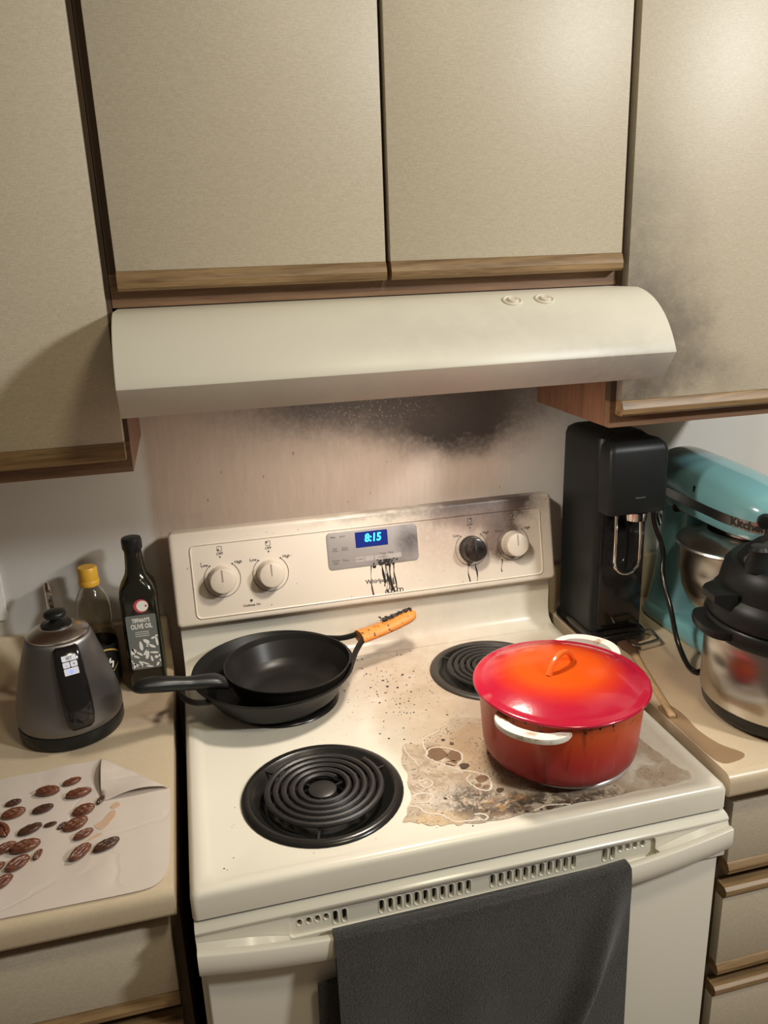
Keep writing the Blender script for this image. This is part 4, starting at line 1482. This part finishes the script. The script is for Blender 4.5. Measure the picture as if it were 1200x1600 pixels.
for ang in (172, -8):
    a0 = math.radians(ang)
    e = Vector((math.cos(a0), math.sin(a0), 0))
    n = Vector((-e.y, e.x, 0))
    rings = []
    for r, w, zl, zh in ((.118, .034, .196, .226), (.130, .030, .200, .226), (.142, .026, .206, .224), (.149, .020, .210, .221)):
        rings.append([QC + e * r + n * s * w + Vector((0, 0, z)) for s, z in ((-1, zl), (1, zl), (1, zh), (-1, zh))])
    obj('lid_fin', loft(rings), 'matte_black', clid)
rings = []
for k in range(17):
    u = -1 + 2 * k / 16
    c = QC + Vector((-.020 + .075 * u * .94, .075 * u * -.34, .2655 + .034 * (1 - abs(u) ** 3)))
    n = Vector((.34, .94, 0))
    hh = .008
    rings.append([c + n * .016 - Vector((0, 0, hh)), c + n * .019, c + n * .013 + Vector((0, 0, hh)), c - n * .013 + Vector((0, 0, hh)), c - n * .019, c - n * .016 - Vector((0, 0, hh))])
obj('lid_grip', loft(rings), 'matte_black', clid, sharp=40)
vx = QC + Vector((-.088, -.012, 0))
obj('steam_valve', lathe([(0, .2610), (.020, .2610), (.0195, .272), (.015, .284), (.017, .296), (.013, .301), (0, .302)], vx, seg=24), 'matte_black', clid, sharp=40)
obj('valve_tab', box(vx.x - .008, vx.x + .026, vx.y - .0075, vx.y + .0075, ZM + .286, ZM + .297, .003), 'matte_black', clid)
e = Vector((math.cos(math.radians(236)), math.sin(math.radians(236)), 0))
n = Vector((-e.y, e.x, 0))
pl = BM()
prism(rrect(-.030, .030, .222, .244, .003), lambda a, b: QC + e * (.1265 - (b - .222) * .35) + n * a + Vector((0, 0, b)), lambda a, b: QC + e * (.1195 - (b - .222) * .35) + n * a + Vector((0, 0, b)), pl)
obj('lid_plate', pl, 'steel_dull', clid)

# ------------------------------------------------------------------ spoon and wire loop
sa_, sb_ = Vector((.470, -.222, CZ + .0055)), Vector((.4035, -.476, CZ + .0045))
ax = (sb_ - sa_).normalized()
nn = Vector((-ax.y, ax.x, 0))
rings = []
L = (sb_ - sa_).length
for s, w, h in ((-.036, .004, .0020), (-.033, .012, .003), (-.022, .019, .0042), (-.006, .0215, .0048), (.012, .019, .0048), (.028, .0125, .0046), (.042, .0075, .0045), (.09, .0055, .0043), (L - .03, .0062, .0040), (L - .004, .0068, .0038), (L, .0052, .0028)):
    c = sa_ + ax * s
    c.z = CZ + .0008 + h
    rings.append([c + nn * w * math.cos(2 * PI * j / 12) + Vector((0, 0, h * math.sin(2 * PI * j / 12))) for j in range(12)])
t = NT('wooden_spoon')
dk = t.blob(t.warp(t.pos, 40, .02), (.470, -.225, CZ), (.05, .065, .1), .35)
g = t.noise(t.scale(t.pos, (200, 30, 200)), 1.0, 3.0)
col = t.mix(dk, t.ramp(g, [(.3, (.36, .23, .12)), (.7, (.50, .34, .19))]), (.075, .035, .018))
MAT['spoon'] = t.set(col, .5)
tag(obj('wooden_spoon', loft(rings), 'spoon', None, tuple(sa_), sharp=60), 'wooden spoon with a dark stained bowl lying between the red pot and the cooker', 'spoon')
cy_ = [(.478, -.206), (.525, -.196), (.533, -.202), (.529, -.232), (.522, -.240), (.476, -.2480), (.468, -.242), (.471, -.212)]
tag(obj('trivet', tube(catmull([(a, b, CZ + .0135) for a, b in cy_], 4, True), .0030, 8, closed=True), 'steel_dull', None, (.5, -.22, CZ + .01)), 'dull steel rectangular loop lying by the foot of the carbonating machine', 'trivet')

# wet patch on the right counter
wp = [(.3975, -.445), (.412, -.432), (.425, -.445), (.427, -.478), (.423, -.517), (.431, -.560), (.449, -.588), (.445, -.600), (.425, -.606), (.405, -.604), (.3975, -.58), (.3975, -.50)]
wb = BM()
pts = [(v.x if v.x > .3972 else .3972, v.y) for v in catmull([(a, b, 0) for a, b in wp], 5, True)]
prism(pts, lambda a, b: Vector((a, b, CZ + .0002)), lambda a, b: Vector((a, b, CZ + .0009)), wb)
t = NT('brown_liquid')
MAT['wet'] = t.set(t.mix(t.noise(t.pos, 30, 3), (.34, .21, .115), (.42, .27, .155)), .14, alpha=.42)
tag(obj('liquid_puddle', wb, 'wet', None, (.43, -.5, CZ), sharp=60), 'thin brown puddle on the right counter beside the stove edge', 'puddle')

# ------------------------------------------------------------------ parchment and pecans
ZP = CZ + .0008
pp = thing('parchment_sheet', 'sheet of baking parchment with a folded corner on the left counter', 'parchment', (-.55, -.48, CZ))
t = NT('parchment')
n1 = t.noise(t.warp(t.pos, 9, .05), 12.0, 3.0)
col = t.mix(n1, (.64, .56, .50), (.72, .64, .58))
cr_ = t.math('ABSOLUTE', t.math('SUBTRACT', t.noise(t.warp(t.pos, 6, .1), 7.0, 1.0), .5))
t.bump(t.math('ADD', t.ss(cr_, 0, .03), t.math('MULTIPLY', n1, .5)), .35, .0012)
MAT['parchment'] = t.set(col, .55, alpha=.93)
X0, X1 = -.80, -.405


def sheet_z(x, y):
    z = ZP + .0016 + .0010 * math.sin(x * 37 + y * 21) * math.sin(y * 29 - x * 11) + .0005 * math.sin(x * 90 + 2)
    if y < -.60:
        q = min(1, (-.60 - y) / .015)
        z = z * (1 - q) + (ZP + .0008) * q
    return z


outl = [(-.86, -.300), (-.655, -.325), (-.583, -.320), (-.508, -.315), (-.452, -.371), (-.404, -.424), (-.4025, -.46), (-.4025, -.54), (-.4035, -.585), (-.408, -.606), (-.418, -.619), (-.434, -.6245), (-.47, -.6255), (-.55, -.6250), (-.70, -.624), (-.86, -.623)]
tail = catmull([(a, b, 0) for a, b in outl[5:13]], 4)
outl = outl[:5] + [(v.x, v.y) for v in tail] + outl[13:]
sb2 = BM()
vs = [sb2.verts.new((a, b, 0)) for a, b in outl]
fc_ = sb2.faces.new(vs)
bmesh.ops.triangulate(sb2, faces=[fc_])
bmesh.ops.subdivide_edges(sb2, edges=sb2.edges, cuts=9, use_grid_fill=True)
for v in sb2.verts:
    v.co.z = sheet_z(v.co.x, v.co.y)
ext = bmesh.ops.extrude_face_region(sb2, geom=list(sb2.faces))
for v in [g_ for g_ in ext['geom'] if isinstance(g_, bmesh.types.BMVert)]:
    v.co.z += .0003
obj('sheet', sb2, 'parchment', pp, sharp=80)
A, B_, T_ = Vector((-.508, -.315, 0)), Vector((-.404, -.424, 0)), Vector((-.500, -.430, 0))
fb = BM()
gN = 12
gv = {}
for i in range(gN + 1):
    for j in range(gN + 1 - i):
        a_, b_ = i / gN, j / gN
        p_ = A * (1 - a_ - b_) + B_ * b_ + T_ * a_
        lift = .0035 + .011 * math.sin(PI * min(1, a_ * 1.0)) * .7 + .002 * math.sin(9 * b_ + 5 * a_)
        if a_ == 0:
            lift = .0028
        gv[i, j] = fb.verts.new((p_.x, p_.y, ZP + lift))
for i in range(gN):
    for j in range(gN - i):
        fb.faces.new((gv[i, j], gv[i, j + 1], gv[i + 1, j]))
        if j < gN - i - 1:
            fb.faces.new((gv[i, j + 1], gv[i + 1, j + 1], gv[i + 1, j]))
ext = bmesh.ops.extrude_face_region(fb, geom=list(fb.faces))
for v in [g_ for g_ in ext['geom'] if isinstance(g_, bmesh.types.BMVert)]:
    v.co.z += .0003
obj('folded_corner', fb, 'parchment', pp, sharp=80)
MAT['smear'] = simple('syrup_smear', (.60, .42, .30), .35, var=.2)
for pts in ([(-.478, -.437), (-.472, -.446), (-.480, -.452), (-.486, -.446)], [(-.484, -.455), (-.477, -.462), (-.488, -.488), (-.497, -.492), (-.505, -.480), (-.496, -.474)], [(-.505, -.503), (-.496, -.500), (-.494, -.505), (-.512, -.511)], [(-.470, -.462), (-.478, -.470), (-.482, -.476), (-.474, -.466)]):
    sm = BM()
    flat = catmull([(a, b, 0) for a, b in pts], 4, True)
    zz = max(sheet_z(v.x, v.y) for v in flat)
    prism([(v.x, v.y) for v in flat], lambda a, b: Vector((a, b, sheet_z(a, b) + .00025)), lambda a, b: Vector((a, b, sheet_z(a, b) + .0008)), sm)
    obj('syrup_smear', sm, 'smear', pp)

t = NT('pecan_skin')
rl = t.noise(t.scale(t.obj, (60, 260, 260)), 1.0, 3.0)
col = t.ramp(rl, [(.3, (.070, .022, .012)), (.55, (.17, .058, .030)), (.8, (.30, .125, .065))])
MAT['pecan'] = t.set(col, .32)
t = NT('pecan_skin_dark')
rl = t.noise(t.scale(t.obj, (60, 260, 260)), 1.0, 3.0)
MAT['pecan_dark'] = t.set(t.ramp(rl, [(.3, (.035, .014, .009)), (.6, (.085, .034, .020)), (.85, (.16, .07, .04))]), .32)


def pecan_mesh(name, ln, w, h, mat, face='ridge'):
    bm = BM()
    nu, nv = 36, 44
    rows = []
    sd_ = len(name)
    for i in range(nu + 1):
        th = PI * i / nu
        x = -math.cos(th) * ln / 2
        rr = math.sin(th) ** .72 * (1 + .06 * math.sin(th * 2 + sd_))
        if i in (0, nu):
            rows.append([bm.verts.new((x, 0, h * .45))])
            continue
        row = []
        for k in range(nv):
            a = 2 * PI * k / nv
            ca, sa_ = math.cos(a), math.sin(a)
            g_ = 1.0
            wv = .10 * math.sin(th * 5 + sd_)
            if sa_ > 0:      # two lobes parted by a deep furrow, each with a shallower one
                g_ -= .62 * math.exp(-((ca - wv * .5) / .15) ** 2)
                g_ -= .30 * math.exp(-((ca - .58 - wv) / .11) ** 2)
                g_ -= .30 * math.exp(-((ca + .58 - wv) / .11) ** 2)
                g_ += .09 * math.sin(th * 9 + 3 * ca + sd_) * sa_
            else:
                g_ -= .15 * math.exp(-(ca / .25) ** 2)
            g_ += .04 * math.sin(th * 23 + a * 7) + .03 * math.sin(th * 14 - a * 11)
            row.append(bm.verts.new((x + .0012 * math.sin(3 * a), w / 2 * rr * ca * (.75 + .25 * g_), h * .45 + h / 2 * rr * sa_ * g_)))
        rows.append(row)
    for a, b in zip(rows, rows[1:]):
        for k in range(nv):
            k2 = (k + 1) % nv
            if len(a) == 1:
                bm.faces.new((a[0], b[k], b[k2]))
            elif len(b) == 1:
                bm.faces.new((a[k], a[k2], b[0]))
            else:
                bm.faces.new((a[k], a[k2], b[k2], b[k]))
    return bm


NUTS = [(-.546, -.370, 20, .8, 0, 'reddish pecan half nearest the kettle on the parchment'),
        (-.578, -.386, -6, 1.0, 0, 'smooth-backed pecan half between the kettle and the wrinkled halves'),
        (-.533, -.404, 12, 1.05, 0, 'long pecan half left of the folded parchment corner'),
        (-.624, -.397, 8, .65, 1, 'small dark pecan sliver nearest the kettle at the photo edge'),
        (-.619, -.424, 12, .95, 0, 'pecan half below the dark sliver at the left photo edge'),
        (-.579, -.426, 5, .85, 1, 'dark wrinkled pecan half alone in the middle of the top rows'),
        (-.522, -.444, 10, .9, 0, 'glossy pecan half below the long one by the folded corner'),
        (-.590, -.468, 18, .95, 1, 'dark broken pecan half with a narrow pointed end'),
        (-.5645, -.463, 6, .50, 1, 'small dark pecan chip touching the broken half'),
        (-.549, -.469, 55, .45, 1, 'tiny dark pecan crumb beside the broken half'),
        (-.530, -.473, 20, 1.0, 0, 'wide striped pecan half overlapping a smaller one'),
        (-.517, -.4985, 28, .8, 0, 'smaller curved pecan half tucked under the striped one'),
        (-.628, -.459, -60, 1.0, 0, 'pecan half cut by the left photo edge, upper one'),
        (-.616, -.500, 30, .85, 0, 'pecan half at the left end of the clustered four'),
        (-.590, -.505, 14, 1.1, 0, 'largest glossy pecan half topping the cluster of four'),
        (-.595, -.535, 40, .95, 0, 'pecan half lowest in the cluster of four'),
        (-.5715, -.524, 70, .55, 0, 'small pecan piece at the right end of the cluster of four'),
        (-.517, -.537, 50, 1.0, 0, 'pecan half standing alone near the counter front, tilted upright'),
        (-.484, -.533, 22, 1.05, 1, 'dark pecan half farthest right on the parchment'),
        (-.620, -.535, 35, .65, 0, 'pale pecan piece at the photo edge below the cluster'),
        (-.609, -.566, 40, .90, 0, 'reddish pecan half nearest the counter front at the photo edge'),
        (-.500, -.428, 70, .55, 1, 'dark pecan piece peeping from under the folded parchment corner')]
protos = {}
for x, y, ang, s, dk_, label in NUTS:
    if dk_ not in protos:
        o = obj('pecan_half', pecan_mesh('pecan', .036, .0195 if dk_ == 0 else .018, .0125 if dk_ == 0 else .011, 'pecan'), 'pecan' if dk_ == 0 else 'pecan_dark', None, (0, 0, 0), sharp=80)
        protos[dk_] = o
    else:
        o = protos[dk_].copy()
        COL.objects.link(o)
    o.location = (x, y, sheet_z(x, y) + .0005)
    o.rotation_euler = (math.radians(random.uniform(-14, 14)), math.radians(random.uniform(-4, 4)), math.radians(ang))
    s *= .90
    o.scale = (s, s * random.uniform(.95, 1.12), s)
    tag(o, label, 'pecan', 'pecan halves on the parchment')

# ------------------------------------------------------------------ towel
tw = thing('hand_towel', 'charcoal grey terry towel draped over the oven door handle', 'towel', (0, -.70, .50))
t = NT('charcoal_terry')
f = t.noise(t.obj, 420.0, 3.0, .7)
g = t.noise(t.obj, 12.0, 3.0)
col = t.mix(t.ss(f, .3, .7), (.016, .0145, .0150), (.060, .054, .053))
col = t.mix(t.ss(g, .4, .7, 0, .25), col, (.070, .063, .061))
t.bump(f, .8, .003)
MAT['terry'] = t.set(col, .95, sheen=.25)


def towel_grid(x0, x1, path_fn, nu, nv, thick):
    bm = BM()
    g_ = [[bm.verts.new(path_fn(x0, x1, i / nu, j / nv)) for i in range(nu + 1)] for j in range(nv + 1)]
    for j in range(nv):
        for i in range(nu):
            bm.faces.new((g_[j][i], g_[j][i + 1], g_[j + 1][i + 1], g_[j + 1][i]))
    bmesh.ops.recalc_face_normals(bm, faces=bm.faces)
    bmesh.ops.solidify(bm, geom=list(bm.faces), thickness=thick)
    return bm


def front_path(x0, x1, u, v):
    xt = x0 + (x1 - x0) * u
    # v 0..0.12 over the top of the handle, the rest hangs in front
    if v < .12:
        q = v / .12
        a = PI * q
        y = hy(xt) + .005 + .0105 * math.cos(a)
        z = hzt(xt) + .0015 + .0040 * math.sin(a)
        return Vector((xt, y, z))
    q = (v - .12) / .88
    z = hzt(xt) - .001 - q * .42
    x = xt + (.012 * q * (u - .5))
    y = hy(xt) - .0062
    s = min(1, q * 3.0)
    y -= s * (.014 + .006 * math.sin(u * 9.0 + 1.0) ** 2 * q)
    # raking fold near the right edge, the cloth beyond it turned back
    c = .965 - q * .36
    y -= .020 * s * math.exp(-((u - c) / .050) ** 2)
    if u > c:
        y += .016 * s * min(1, (u - c) / .08)
    y -= .004 * math.sin(q * 9 + u * 6) * s * .6
    y -= .010 * s * q * math.exp(-((u - .45 + .1 * q) / .10) ** 2)
    return Vector((x, min(y, hy(xt) - .0062), z))


obj('front_layer', towel_grid(-.208, .208, front_path, 60, 60, .004), 'terry', tw, sharp=80)


def back_path(x0, x1, u, v):
    x = x0 + (x1 - x0) * u
    z = .852 - v * .40
    if u < .08:
        z = min(z, .752)
    return Vector((x, -.6685 - .001 * math.sin(u * 20), z))


bk = BM()
poly = [(-.206, .832), (-.2065, .752), (-.232, .750), (-.237, .47), (.20, .47), (.205, .836)]
prism(poly, lambda a, b: Vector((a, -.6660, b)), lambda a, b: Vector((a, -.6700, b)), bk)
obj('back_layer', bk, 'terry', tw)
